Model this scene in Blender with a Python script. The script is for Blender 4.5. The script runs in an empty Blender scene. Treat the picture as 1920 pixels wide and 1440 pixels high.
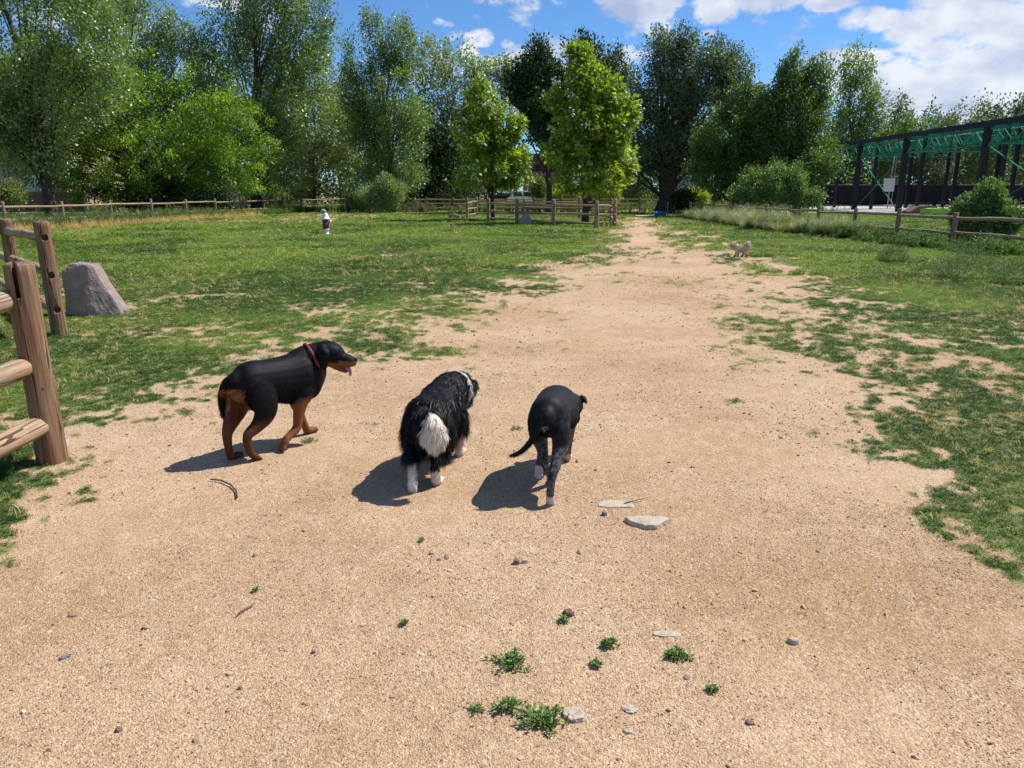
import bpy, bmesh, math, random
import numpy as np
from mathutils import Vector, Matrix

random.seed(7); rng = np.random.default_rng(7)
scene = bpy.context.scene
COL = scene.collection
D2R = math.pi / 180

# ------------------------------------------------------------------ camera, world, sun, exposure
PITCH, F, H = 14.4 * D2R, 1400.0, 1.6
cam_d = bpy.data.cameras.new('camera'); cam = bpy.data.objects.new('camera', cam_d); COL.objects.link(cam)
cam.location = (0, 0, H); cam.rotation_euler = (math.pi / 2 - PITCH, 0, 0)
cam_d.sensor_width = 36; cam_d.lens = F / 1920 * 36; cam_d.clip_end = 3000; cam_d.clip_start = .05
scene.camera = cam
SUN_EL = 53 * D2R
SHX, SHY = -.89, -.45                                   # way the shadows fall on the ground
sun_d = bpy.data.lights.new('sun', 'SUN'); sun = bpy.data.objects.new('sun', sun_d); COL.objects.link(sun)
sun_d.energy = 5.0; sun_d.angle = .5 * D2R; sun_d.color = (1, .965, .91)
ldir = Vector((SHX * math.cos(SUN_EL), SHY * math.cos(SUN_EL), -math.sin(SUN_EL)))
sun.rotation_euler = ldir.to_track_quat('-Z', 'Y').to_euler(); sun.location = (20, 10, 30)
vs = scene.view_settings
vs.view_transform = 'Standard'; vs.look = 'None'; vs.gamma = 1; vs.use_curve_mapping = False; vs.exposure = 0.28
scene.render.engine = 'CYCLES'
scene.cycles.max_bounces = 4; scene.cycles.transparent_max_bounces = 4; scene.cycles.diffuse_bounces = 2; scene.cycles.glossy_bounces = 2; scene.cycles.transmission_bounces = 3
scene.cycles.sample_clamp_indirect = 4

def ray(px, py):
    v = (720 - py) / F
    return Vector(((px - 960) / F, math.cos(PITCH) + v * math.sin(PITCH), -math.sin(PITCH) + v * math.cos(PITCH)))
def at(px, py, z=0.0):
    d = ray(px, py); t = (z - H) / d.z
    return Vector((d.x * t, d.y * t, z))
def atd(px, py, Y):
    d = ray(px, py); t = Y / d.y
    return Vector((d.x * t, Y, H + d.z * t))

world = bpy.data.worlds.new('World'); scene.world = world; world.use_nodes = True
nt = world.node_tree; nt.nodes.clear()
def N(nt, t, **kw):
    n = nt.nodes.new(t)
    for k, v in kw.items(): setattr(n, k, v)
    return n
def math_n(nt, op, a, b=None, c=None, clamp=False):
    n = nt.nodes.new('ShaderNodeMath'); n.operation = op; n.use_clamp = clamp
    for i, v in enumerate((a, b, c)):
        if v is None: continue
        if isinstance(v, (int, float)): n.inputs[i].default_value = v
        else: nt.links.new(v, n.inputs[i])
    return n.outputs[0]
def build_world():
    L = nt.links
    out = N(nt, 'ShaderNodeOutputWorld')
    sky = N(nt, 'ShaderNodeTexSky', sky_type='NISHITA', sun_disc=False)
    sky.sun_elevation = SUN_EL; sky.sun_rotation = math.atan2(-SHX, -SHY)
    sky.altitude = 1500; sky.air_density = 1.0; sky.dust_density = .6; sky.ozone_density = 2.0
    tint = N(nt, 'ShaderNodeMix', data_type='RGBA', blend_type='MULTIPLY'); tint.inputs[0].default_value = 1
    tint.inputs[7].default_value = (.66, 1.02, 1.38, 1); L.new(sky.outputs[0], tint.inputs[6])
    bg = N(nt, 'ShaderNodeBackground'); bg.inputs[1].default_value = .084; L.new(tint.outputs[2], bg.inputs[0])
    tc = N(nt, 'ShaderNodeTexCoord'); sep = N(nt, 'ShaderNodeSeparateXYZ'); L.new(tc.outputs['Generated'], sep.inputs[0])
    az = math_n(nt, 'ARCTAN2', sep.outputs[0], sep.outputs[1]); el = math_n(nt, 'ARCSINE', sep.outputs[2])
    tot = None
    clouds = [(1190, 0, 80, 34, 1), (1340, 15, 42, 26, .9), (1445, 0, 62, 18, 1), (1640, 36, 48, 20, .9), (1555, 2, 44, 14, .9),
              (1790, 50, 90, 62, 1.0), (1740, 150, 170, 42, .95), (1900, 120, 90, 70, .95), (1590, 118, 80, 20, .9), (1860, 15, 70, 30, .7),
              (905, 73, 30, 16, .9), (880, 94, 20, 12, .8), (950, 82, 14, 9, .8), (1060, 112, 140, 26, .95), (1330, 66, 16, 10, .8),
              (1780, 205, 220, 34, .8), (1180, -70, 120, 40, 1), (1700, -90, 160, 60, 1)]
    for (px, py, rx, ry, s) in clouds:
        d = ray(px, py).normalized(); a0, e0 = math.atan2(d.x, d.y), math.asin(d.z)
        u = math_n(nt, 'MULTIPLY', math_n(nt, 'SUBTRACT', az, a0), F / rx * .92)
        v = math_n(nt, 'MULTIPLY', math_n(nt, 'SUBTRACT', el, e0), F / ry * .92)
        r2 = math_n(nt, 'ADD', math_n(nt, 'MULTIPLY', u, u), math_n(nt, 'MULTIPLY', v, v))
        g = math_n(nt, 'MULTIPLY', math_n(nt, 'SUBTRACT', 1.25, r2, clamp=True), s)
        tot = g if tot is None else math_n(nt, 'MAXIMUM', tot, g)
    # the rest of the sky: scattered clouds of the same kind
    n0 = N(nt, 'ShaderNodeTexNoise'); n0.inputs['Scale'].default_value = 3.2; n0.inputs['Detail'].default_value = 3
    L.new(tc.outputs['Generated'], n0.inputs['Vector'])
    back = math_n(nt, 'MULTIPLY', math_n(nt, 'SUBTRACT', n0.outputs['Fac'], .55, clamp=True), 5.0)
    outside = math_n(nt, 'GREATER_THAN', math_n(nt, 'ABSOLUTE', az), .68)
    tot = math_n(nt, 'MAXIMUM', tot, math_n(nt, 'MULTIPLY', back, outside))
    mp = N(nt, 'ShaderNodeMapping'); mp.inputs['Scale'].default_value = (1, 1, 1.7); L.new(tc.outputs['Generated'], mp.inputs[0])
    n1 = N(nt, 'ShaderNodeTexNoise'); n1.inputs['Scale'].default_value = 19; n1.inputs['Detail'].default_value = 9; n1.inputs['Roughness'].default_value = .6
    L.new(mp.outputs[0], n1.inputs['Vector'])
    s = math_n(nt, 'ADD', math_n(nt, 'MULTIPLY', tot, .8), math_n(nt, 'MULTIPLY', math_n(nt, 'SUBTRACT', n1.outputs['Fac'], .5), 2.7))
    dens = N(nt, 'ShaderNodeMapRange', interpolation_type='SMOOTHSTEP'); L.new(s, dens.inputs[0])
    dens.inputs[1].default_value = .10; dens.inputs[2].default_value = .58
    n2 = N(nt, 'ShaderNodeTexNoise'); n2.inputs['Scale'].default_value = 11; n2.inputs['Detail'].default_value = 5; L.new(mp.outputs[0], n2.inputs['Vector'])
    cr = N(nt, 'ShaderNodeValToRGB'); L.new(n2.outputs['Fac'], cr.inputs[0])
    cr.color_ramp.elements[0].position = .38; cr.color_ramp.elements[0].color = (.42, .50, .70, 1)
    cr.color_ramp.elements[1].position = .60; cr.color_ramp.elements[1].color = (.86, .88, .93, 1)
    bc = N(nt, 'ShaderNodeBackground'); bc.inputs[1].default_value = .86; L.new(cr.outputs[0], bc.inputs[0])
    mx = N(nt, 'ShaderNodeMixShader'); L.new(math_n(nt, 'MULTIPLY', dens.outputs[0], .93), mx.inputs[0]); L.new(bg.outputs[0], mx.inputs[1]); L.new(bc.outputs[0], mx.inputs[2])
    L.new(mx.outputs[0], out.inputs[0])
build_world()

# ------------------------------------------------------------------ small numpy noise
def _hash(ix, iy, s):
    h = (ix * 374761393 + iy * 668265263 + s * 362437) & 0xffffffff
    h = ((h ^ (h >> 13)) * 1274126177) & 0xffffffff
    return ((h ^ (h >> 16)) & 0xffffff) / float(0xffffff)
def vnoise(x, y, s=0):
    x = np.asarray(x, float); y = np.asarray(y, float)
    ix = np.floor(x).astype(np.int64); iy = np.floor(y).astype(np.int64); fx = x - ix; fy = y - iy
    fx = fx * fx * (3 - 2 * fx); fy = fy * fy * (3 - 2 * fy)
    a = _hash(ix, iy, s); b = _hash(ix + 1, iy, s); c = _hash(ix, iy + 1, s); d = _hash(ix + 1, iy + 1, s)
    return (a * (1 - fx) + b * fx) * (1 - fy) + (c * (1 - fx) + d * fx) * fy
def fbm(x, y, s=0, o=3, g=.5):
    t = 0; a = 1; n = 0
    for i in range(o):
        t = t + a * vnoise(x * 2 ** i + 17.3 * i, y * 2 ** i - 9.1 * i, s + i); n += a; a *= g
    return t / n

# ------------------------------------------------------------------ objects and tags
def tag(o, label=None, cat=None, group=None, kind=None):
    if label: o['label'] = label
    if cat: o['category'] = cat
    if group: o['group'] = group
    if kind: o['kind'] = kind
    return o
def empty(name, loc, rz=0):
    o = bpy.data.objects.new(name, None); COL.objects.link(o); o.location = loc; o.rotation_euler = (0, 0, rz); o.empty_display_size = .1
    return o
def mesh_np(name, V, faces, k, attr=None, smooth=False, colors=None):
    """V (n,3); faces (m,k) constant polygon size"""
    me = bpy.data.meshes.new(name); V = np.asarray(V, np.float32); faces = np.asarray(faces, np.int32)
    me.vertices.add(len(V)); me.vertices.foreach_set('co', V.ravel())
    m = len(faces); me.loops.add(m * k); me.loops.foreach_set('vertex_index', faces.ravel())
    me.polygons.add(m); me.polygons.foreach_set('loop_start', np.arange(0, m * k, k, dtype=np.int32))
    me.update(calc_edges=True)
    if smooth: me.polygons.foreach_set('use_smooth', np.ones(m, bool))
    if attr is not None:
        for nme, (dom, arr) in attr.items():
            a = me.attributes.new(nme, 'FLOAT', dom); a.data.foreach_set('value', np.asarray(arr, np.float32))
    if colors is not None:
        a = me.color_attributes.new('Col', 'FLOAT_COLOR', 'POINT')
        c = np.ones((len(V), 4), np.float32); c[:, :3] = colors; a.data.foreach_set('color', c.ravel())
    me.validate()
    return me
def link(name, me, mat=None, parent=None, loc=None, rot=None):
    o = bpy.data.objects.new(name, me); COL.objects.link(o)
    if mat and not me.materials: me.materials.append(mat)
    if parent: o.parent = parent
    if loc is not None: o.location = loc
    if rot is not None: o.rotation_euler = rot
    return o
class MB:
    """collects shapes; build() links them as one mesh object"""
    def __init__(s): s.bm = bmesh.new()
    def box(s, c, size, rz=0, rot=None):
        M = Matrix.Translation(c) @ (rot.to_4x4() if rot else Matrix.Rotation(rz, 4, 'Z')) @ Matrix.Diagonal((*size, 1))
        bmesh.ops.create_cube(s.bm, size=1, matrix=M); return s
    def beam(s, a, b, w, h):
        a, b = Vector(a), Vector(b); d = b - a; q = d.to_track_quat('Y', 'Z')
        M = Matrix.Translation((a + b) / 2) @ q.to_matrix().to_4x4() @ Matrix.Diagonal((w, d.length, h, 1))
        bmesh.ops.create_cube(s.bm, size=1, matrix=M); return s
    def tube(s, pts, rad, n=8, cap=True):
        pts = [Vector(p) for p in pts]
        if not hasattr(rad, '__len__'): rad = [rad] * len(pts)
        rings = []
        ref = None
        for i, p in enumerate(pts):
            d = (pts[min(i + 1, len(pts) - 1)] - pts[max(i - 1, 0)]).normalized()
            if ref is None: ref = d.orthogonal().normalized()
            u = (ref - d * ref.dot(d)).normalized(); ref = u; v = d.cross(u)
            rings.append([s.bm.verts.new(p + (u * math.cos(2 * math.pi * k / n) + v * math.sin(2 * math.pi * k / n)) * rad[i]) for k in range(n)])
        for a, b in zip(rings, rings[1:]):
            for k in range(n): s.bm.faces.new((a[k], a[(k + 1) % n], b[(k + 1) % n], b[k]))
        if cap: s.bm.faces.new(rings[0][::-1]); s.bm.faces.new(rings[-1])
        return s
    def lathe(s, prof, n=20, c=(0, 0, 0), M=None):
        rings = []
        M = M or Matrix.Translation(c)
        for r, z in prof:
            rings.append([s.bm.verts.new(M @ Vector((r * math.cos(2 * math.pi * k / n), r * math.sin(2 * math.pi * k / n), z))) for k in range(n)])
        for a, b in zip(rings, rings[1:]):
            for k in range(n): s.bm.faces.new((a[k], a[(k + 1) % n], b[(k + 1) % n], b[k]))
        s.bm.faces.new(rings[0][::-1]); s.bm.faces.new(rings[-1]); return s
    def prism(s, poly, y0, y1, M=None):
        M = M or Matrix.Identity(4)
        a = [s.bm.verts.new(M @ Vector((x, y0, z))) for x, z in poly]; b = [s.bm.verts.new(M @ Vector((x, y1, z))) for x, z in poly]
        n = len(poly)
        for k in range(n): s.bm.faces.new((a[k], a[(k + 1) % n], b[(k + 1) % n], b[k]))
        s.bm.faces.new(a[::-1]); s.bm.faces.new(b); return s
    def blob(s, c, r, sub=2, rough=.15, seed=0, flat=None):
        ret = bmesh.ops.create_icosphere(s.bm, subdivisions=sub, radius=1)
        rr = random.Random(seed); off = Vector((rr.uniform(-9, 9),) * 3)
        from mathutils import noise as nz
        for v in ret['verts']:
            d = 1 + rough * nz.noise(v.co * 1.3 + off) * 2 + rough * .6 * nz.noise(v.co * 3.7 + off)
            v.co = Vector((c[0] + v.co.x * r[0] * d, c[1] + v.co.y * r[1] * d, c[2] + v.co.z * r[2] * d))
            if flat is not None and v.co.z < flat: v.co.z = flat
        return s
    def build(s, name, mat, parent=None, smooth=False, bevel=0, loc=None):
        bmesh.ops.recalc_face_normals(s.bm, faces=s.bm.faces)
        if bevel: bmesh.ops.bevel(s.bm, geom=s.bm.edges[:], offset=bevel, segments=1, affect='EDGES')
        me = bpy.data.meshes.new(name); s.bm.to_mesh(me); s.bm.free()
        if smooth: me.polygons.foreach_set('use_smooth', np.ones(len(me.polygons), bool))
        return link(name, me, mat, parent, loc)

# ------------------------------------------------------------------ materials
def new_mat(name):
    m = bpy.data.materials.new(name); m.use_nodes = True; nt = m.node_tree; nt.nodes.clear()
    o = N(nt, 'ShaderNodeOutputMaterial'); b = N(nt, 'ShaderNodeBsdfPrincipled'); nt.links.new(b.outputs[0], o.inputs[0])
    return m, nt, b, o
def ramp(nt, fac, stops):
    r = N(nt, 'ShaderNodeValToRGB'); e = r.color_ramp.elements
    while len(e) < len(stops): e.new(.5)
    for i, (p, c) in enumerate(stops): e[i].position = p; e[i].color = (*c, 1)
    nt.links.new(fac, r.inputs[0]); return r.outputs[0]
def noise_n(nt, vec, scale, detail=4, rough=.55, mscale=None):
    if mscale:
        mp = N(nt, 'ShaderNodeMapping'); mp.inputs['Scale'].default_value = mscale; nt.links.new(vec, mp.inputs[0]); vec = mp.outputs[0]
    n = N(nt, 'ShaderNodeTexNoise'); n.inputs['Scale'].default_value = scale; n.inputs['Detail'].default_value = detail; n.inputs['Roughness'].default_value = rough
    nt.links.new(vec, n.inputs['Vector']); return n.outputs['Fac']
def mix_c(nt, f, a, b, blend='MIX'):
    m = N(nt, 'ShaderNodeMix', data_type='RGBA', blend_type=blend)
    for s, v in ((0, f), (6, a), (7, b)):
        if isinstance(v, tuple): m.inputs[s].default_value = (*v, 1)
        elif isinstance(v, (int, float)): m.inputs[s].default_value = v
        else: nt.links.new(v, m.inputs[s])
    return m.outputs[2]
def bump_n(nt, b, h, strength=.5, dist=.01):
    bp = N(nt, 'ShaderNodeBump'); bp.inputs['Strength'].default_value = strength; bp.inputs['Distance'].default_value = dist
    nt.links.new(h, bp.inputs['Height']); nt.links.new(bp.outputs[0], b.inputs['Normal'])
def plain(name, col, rough=.7, metal=0, var=.25, scale=6, bump=0, spec=.5):
    m, nt, b, o = new_mat(name); tc = N(nt, 'ShaderNodeTexCoord')
    n = noise_n(nt, tc.outputs['Object'], scale, 6)
    c0 = tuple(x * (1 - var) for x in col); c1 = tuple(min(1, x * (1 + var)) for x in col)
    nt.links.new(ramp(nt, n, [(.3, c0), (.7, c1)]), b.inputs['Base Color'])
    b.inputs['Roughness'].default_value = rough; b.inputs['Metallic'].default_value = metal; b.inputs['Specular IOR Level'].default_value = spec
    if bump: bump_n(nt, b, noise_n(nt, tc.outputs['Object'], scale * 5, 5), .6, bump)
    return m
def wood(name, a, b_, c, grain=48, bump=.008, cracks=True):
    m, nt, b, o = new_mat(name); tc = N(nt, 'ShaderNodeTexCoord'); oi = N(nt, 'ShaderNodeObjectInfo')
    add = N(nt, 'ShaderNodeVectorMath', operation='ADD'); nt.links.new(tc.outputs['Object'], add.inputs[0])
    sc = N(nt, 'ShaderNodeVectorMath', operation='SCALE'); sc.inputs[0].default_value = (13, 7, 5); nt.links.new(oi.outputs['Random'], sc.inputs['Scale']); nt.links.new(sc.outputs[0], add.inputs[1])
    v = add.outputs[0]
    g = noise_n(nt, v, grain, 6, .65, (1, 1, .06)); big = noise_n(nt, v, 3.0, 3, .5, (1, 1, .5))
    base = ramp(nt, g, [(.28, a), (.5, b_), (.72, c)])
    base = mix_c(nt, math_n(nt, 'MULTIPLY', math_n(nt, 'SUBTRACT', big, .40, clamp=True), 3.4, clamp=True), base, mix_c(nt, .6, base, (b_[0] * 1.25, b_[1] * .68, b_[2] * .38)))
    cr = noise_n(nt, v, 11, 3, .5, (1, 1, .05))
    crk = math_n(nt, 'LESS_THAN', math_n(nt, 'ABSOLUTE', math_n(nt, 'SUBTRACT', cr, .5)), .010)
    if cracks: base = mix_c(nt, math_n(nt, 'MULTIPLY', crk, .85), base, (.03, .02, .012))
    kn = N(nt, 'ShaderNodeTexVoronoi'); kn.inputs['Scale'].default_value = 5; nt.links.new(v, kn.inputs['Vector'])
    knot = math_n(nt, 'LESS_THAN', kn.outputs['Distance'], .05)
    base = mix_c(nt, math_n(nt, 'MULTIPLY', knot, .7), base, (a[0] * .5, a[1] * .4, a[2] * .35))
    nt.links.new(base, b.inputs['Base Color']); b.inputs['Roughness'].default_value = .8; b.inputs['Specular IOR Level'].default_value = .25
    bump_n(nt, b, math_n(nt, 'SUBTRACT', g, math_n(nt, 'MULTIPLY', crk, .8)), .8, bump)
    return m
def leaf_mat(name, c0, c1, trans=.35, gloss=.12, instancer=False):
    if not instancer: c0 = tuple(v * k for v, k in zip(c0, (1.75, 1.65, 1.3))); c1 = tuple(v * k for v, k in zip(c1, (2.25, 2.1, 1.6)))
    m, nt, b, o = new_mat(name); nt.nodes.remove(b)
    a = N(nt, 'ShaderNodeAttribute', attribute_name='tint' if instancer else 'v')
    if instancer: a.attribute_type = 'INSTANCER'
    c = mix_c(nt, a.outputs['Fac'], c0, c1)
    if instancer:
        a2 = N(nt, 'ShaderNodeAttribute', attribute_name='v')
        c = mix_c(nt, math_n(nt, 'MULTIPLY', a2.outputs['Fac'], .5), c, mix_c(nt, 1.0, c, (1.5, 1.45, 1.3), 'MULTIPLY'))
    d = N(nt, 'ShaderNodeBsdfDiffuse'); nt.links.new(c, d.inputs[0])
    t = N(nt, 'ShaderNodeBsdfTranslucent'); nt.links.new(mix_c(nt, 1.0, c, (1.35, 1.5, .45), 'MULTIPLY'), t.inputs[0])
    g = N(nt, 'ShaderNodeBsdfGlossy'); g.inputs[0].default_value = (.8, .85, .9, 1); g.inputs['Roughness'].default_value = .5
    m1 = N(nt, 'ShaderNodeMixShader'); m1.inputs[0].default_value = trans; nt.links.new(d.outputs[0], m1.inputs[1]); nt.links.new(t.outputs[0], m1.inputs[2])
    m2 = N(nt, 'ShaderNodeMixShader'); m2.inputs[0].default_value = gloss * .6; nt.links.new(m1.outputs[0], m2.inputs[1]); nt.links.new(g.outputs[0], m2.inputs[2])
    nt.links.new(m2.outputs[0], o.inputs[0]); return m
def rock_mat(name, c0, c1, scale=14, bump=.02):
    m, nt, b, o = new_mat(name); tc = N(nt, 'ShaderNodeTexCoord'); v = tc.outputs['Object']
    n = noise_n(nt, v, scale, 8, .65); n2 = noise_n(nt, v, scale * 5, 4, .6)
    nt.links.new(mix_c(nt, math_n(nt, 'MULTIPLY', n2, .5), ramp(nt, n, [(.3, c0), (.68, c1)]), c0), b.inputs['Base Color'])
    b.inputs['Roughness'].default_value = .9; b.inputs['Specular IOR Level'].default_value = .2
    bump_n(nt, b, math_n(nt, 'ADD', n, math_n(nt, 'MULTIPLY', n2, .4)), .9, bump); return m

M = {}
M['post'] = wood('weathered_post_wood', (.085, .050, .028), (.215, .135, .076), (.36, .25, .155))
M['rail'] = wood('weathered_rail_wood', (.15, .115, .075), (.34, .265, .175), (.52, .43, .305))
M['old_post'] = wood('far_post_wood', (.15, .11, .08), (.27, .21, .15), (.38, .31, .24))
M['bark'] = plain('bark', (.085, .066, .05), .95, var=.5, scale=5, bump=.05, spec=.1)
M['bark_pale'] = plain('pale_bark', (.20, .17, .135), .95, var=.4, scale=5, bump=.04, spec=.1)
M['boulder'] = rock_mat('boulder_stone', (.235, .180, .155), (.40, .325, .285), 9, .03)
M['pale_stone'] = rock_mat('pale_stone', (.40, .32, .24), (.60, .51, .40), 30, .006)
M['grey_stone'] = rock_mat('grey_stone', (.15, .14, .14), (.30, .28, .27), 40, .004)
M['brown_stone'] = rock_mat('brown_stone', (.16, .09, .065), (.33, .23, .18), 40, .006)
M['dark_steel'] = plain('dark_painted_steel', (.018, .018, .024), .55, var=.2, scale=2, spec=.3)
M['green_steel'] = plain('green_painted_steel', (.035, .30, .185), .85, var=.15, scale=2, spec=.1)
M['concrete'] = plain('concrete', (.50, .46, .42), .9, var=.1, scale=1.2)
M['white_paint'] = plain('white_paint', (.75, .75, .75), .5, var=.06, scale=8)
M['grey_paint'] = plain('grey_paint', (.35, .34, .36), .5, var=.15, scale=8)
M['red_paint'] = plain('faded_red_paint', (.20, .018, .022), .5, var=.4, scale=18)
M['blue_plastic'] = plain('blue_plastic', (.02, .27, .72), .35, var=.08, scale=4)
M['water'] = plain('pool_water', (.12, .42, .62), .05, var=.05, scale=2)
M['mesh_screen'] = plain('black_windscreen', (.012, .012, .015), .8, var=.3, scale=.8, spec=.2)
M['brown_wall'] = plain('brown_brick_wall', (.25, .135, .095), .9, var=.18, scale=1.5)
M['brown_roof'] = plain('brown_fascia', (.115, .065, .055), .8, var=.15, scale=2)
M['beige_wall'] = plain('beige_block_wall', (.44, .33, .25), .9, var=.12, scale=2)
M['grey_wall'] = plain('blue_grey_wall', (.28, .31, .40), .8, var=.1, scale=2)
M['glass'] = plain('dark_window_glass', (.03, .04, .05), .12, var=.3, scale=1)
M['lime'] = plain('lime_green_plastic', (.30, .55, .06), .5, var=.15, scale=3)
M['brown_ramp'] = plain('brown_plywood', (.16, .095, .06), .8, var=.2, scale=3)
M['straw'] = leaf_mat('dry_grass', (.42, .30, .13), (.60, .46, .24), .3, .05, True)
M['weed'] = leaf_mat('ground_weed_leaf', (.042, .098, .014), (.180, .255, .042), .30, .05, True)
M['tallgrass'] = leaf_mat('tall_green_grass', (.05, .10, .022), (.17, .19, .07), .35, .06, True)
M['silver'] = leaf_mat('silver_feather_grass', (.12, .155, .07), (.30, .30, .17), .35, .1, True)
L_ = {
 'cotton': leaf_mat('cottonwood_leaf', (.056, .098, .022), (.130, .185, .050), .38, .20),
 'locust': leaf_mat('elm_leaf_bright', (.035, .080, .008), (.150, .235, .020), .45, .07),
 'olive': leaf_mat('olive_green_leaf', (.065, .095, .030), (.165, .195, .075), .36, .10),
 'poplar': leaf_mat('poplar_leaf', (.050, .092, .026), (.130, .180, .058), .40, .16),
 'willow': leaf_mat('grey_willow_leaf', (.085, .115, .065), (.20, .24, .15), .35, .16),
 'sage': leaf_mat('sage_leaf', (.055, .078, .055), (.105, .130, .088), .25, .05),
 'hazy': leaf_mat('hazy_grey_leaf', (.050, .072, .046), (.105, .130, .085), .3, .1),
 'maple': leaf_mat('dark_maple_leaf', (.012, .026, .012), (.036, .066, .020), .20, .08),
 'big': leaf_mat('dusky_willow_leaf', (.030, .050, .024), (.085, .118, .058), .28, .14),
 'elm': leaf_mat('elm_leaf', (.030, .062, .018), (.092, .140, .032), .33, .10),
 'catalpa': leaf_mat('catalpa_leaf', (.060, .115, .012), (.215, .270, .030), .45, .08),
 'shrub': leaf_mat('shrub_leaf', (.040, .085, .025), (.120, .170, .060), .32, .10),
 'greyshrub': leaf_mat('grey_green_shrub_leaf', (.080, .125, .060), (.175, .225, .120), .3, .1),
 'yellowshrub': leaf_mat('yellow_green_shrub_leaf', (.12, .16, .03), (.24, .27, .06), .35, .05),
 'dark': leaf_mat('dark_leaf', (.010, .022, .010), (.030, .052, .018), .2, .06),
}
M['blossom'] = plain('catalpa_blossom', (.80, .76, .70), .8, var=.1)

# ------------------------------------------------------------------ ground
GX = np.arange(0, 1921, 120)
GT = {
 385: [.8]*6 + [1]*4 + [1]*7,
 396: [.8, .8, .8, .8, .8, .7, .95, 1, 1, 1, .85, .95, 1, 1, 1, 1, 1],
 405: [.8, .8, .8, .7, .6, .1, .3, 1, 1, 1, .25, .95, 1, 1, 1, 1, 1],
 415: [.9, .8, .7, .5, .3, .4, .97, 1, 1, 1, .02, 1, 1, 1, 1, 1, 1],
 430: [.9, .3, .6, .9, 1, 1, 1, 1, 1, 1, .0, .85, 1, 1, 1, 1, 1],
 450: [.9, .95, 1, 1, 1, 1, .98, .97, .98, .88, .0, .35, 1, 1, 1, 1, 1],
 475: [.95, .97, 1, 1, .98, .98, .74, .82, .88, .50, .10, .06, .55, .95, 1, 1, 1],
 500: [1, .9, .92, .95, .97, .95, .75, .95, .70, .25, .05, .02, .26, .84, .97, .97, .97],
 530: [1, .85, .8, .9, .92, .92, .82, .9, .45, .15, .02, .06, .16, .62, .92, 1, 1],
 560: [1, .8, .7, .85, .85, .85, .78, .72, .10, .0, .0, .03, .16, .36, .75, .97, 1],
 600: [1, .9, 0.75, 0.85, 0.85, .72, .6, .35, .03, .0, .0, .0, .36, .44, .6, .8, .8],
 640: [1, .85, 0.97, 0.78, 0.62, .62, .5, .30, .05, .0, .0, .0, .16, .50, .46, .48, .5],
 680: [1, 1, 1, 0.88, 0.38, .22, .14, .08, .0, .0, .0, .0, .05, .32, .62, .62, .62],
 720: [1, 1, 0.97, 0.58, 0.12, .05, .10, .0, .0, .0, .0, .0, .03, .15, 0.6, 0.85, 0.9],
 760: [.9, 0.85, 0.62, 0.16, .0, .0, .07, .0, .0, .0, .0, .0, .0, .04, 0.58, 0.85, 0.92],
 800: [.6, 0.5, 0.12, .0, .02, .0, .0, .0, .0, .0, .0, .0, .0, .03, 0.5, 0.88, 0.92],
 850: [.8, .30, .0, .0, .0, .0, .0, .0, .0, .0, .0, .0, .0, .0, 0.4, 0.88, 0.97],
 900: [.97, .40, .0, .0, .0, .0, .0, .0, .0, .0, .0, .0, .0, .0, 0.34, 0.88, 1],
 950: [1, .55, .0, .0, .0, .0, .0, .0, .0, .0, .0, .0, .0, .0, 0.12, 0.82, 1],
 1000: [.92, .14, .0, .0, .0, .0, .0, .0, .0, .0, .0, .0, .0, .0, 0.02, 0.42, 0.92],
 1045: [.62, .0, .0, .0, .0, .0, .0, .0, .0, .0, .0, .0, .0, .0, .0, .0, 0.6],
 1100: [0]*17, 1440: [0]*17}
GY = np.array(sorted(GT)); GD = np.array([GT[k] for k in GY], float)
def cover_density(x, y):
    x = np.asarray(x, float); y = np.maximum(np.asarray(y, float), .3)
    dep = y * math.cos(PITCH) + H * math.sin(PITCH); up = y * math.sin(PITCH) - H * math.cos(PITCH)
    px = 960 + F * x / dep; py = 720 - F * up / dep
    fx = np.clip(px / 120, 0, 15.999); ix = fx.astype(int); fx = fx - ix
    iy = np.clip(np.searchsorted(GY, py) - 1, 0, len(GY) - 2); fy = np.clip((py - GY[iy]) / (GY[iy + 1] - GY[iy]), 0, 1)
    return (GD[iy, ix] * (1 - fx) + GD[iy, ix + 1] * fx) * (1 - fy) + (GD[iy + 1, ix] * (1 - fx) + GD[iy + 1, ix + 1] * fx) * fy
_erf = np.vectorize(math.erf)
_tab = np.linspace(0, 1, 400)
_s = np.random.default_rng(1).uniform(-60, 60, (60000, 2))
def patch_raw(x, y):
    wx = x + .25 * (vnoise(x * 2.1, y * 2.1, 90) - .5); wy = y + .25 * (vnoise(x * 2.1, y * 2.1, 91) - .5)
    return .40 * fbm(wx / .75, wy / .85, 5, 3, .6) + .34 * fbm(wx / .17, wy / .19, 40, 2) + .26 * vnoise(x / .055, y / .06, 60)
_q = np.sort(patch_raw(_s[:, 0], _s[:, 1]))[::150]
def cover(x, y):
    d = cover_density(x, y); u = np.interp(patch_raw(x, y), _q, np.linspace(0, 1, len(_q)))
    t = np.clip((d * 1.06 - .03 - u) / .22 + .5, 0, 1); return t * t * (3 - 2 * t) * (d > .004)
def ground_z(x, y):
    r = np.hypot(x, y); k = np.clip(1.6 - r / 12, .25, 1)
    return k * (.018 * (fbm(x / 1.3, y / 1.3, 70, 2) - .5) + .011 * (fbm(x / .19, y / .19, 75, 3, .6) - .5) + .004 * (vnoise(x / .05, y / .05, 79) - .5)) - .004

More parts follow.
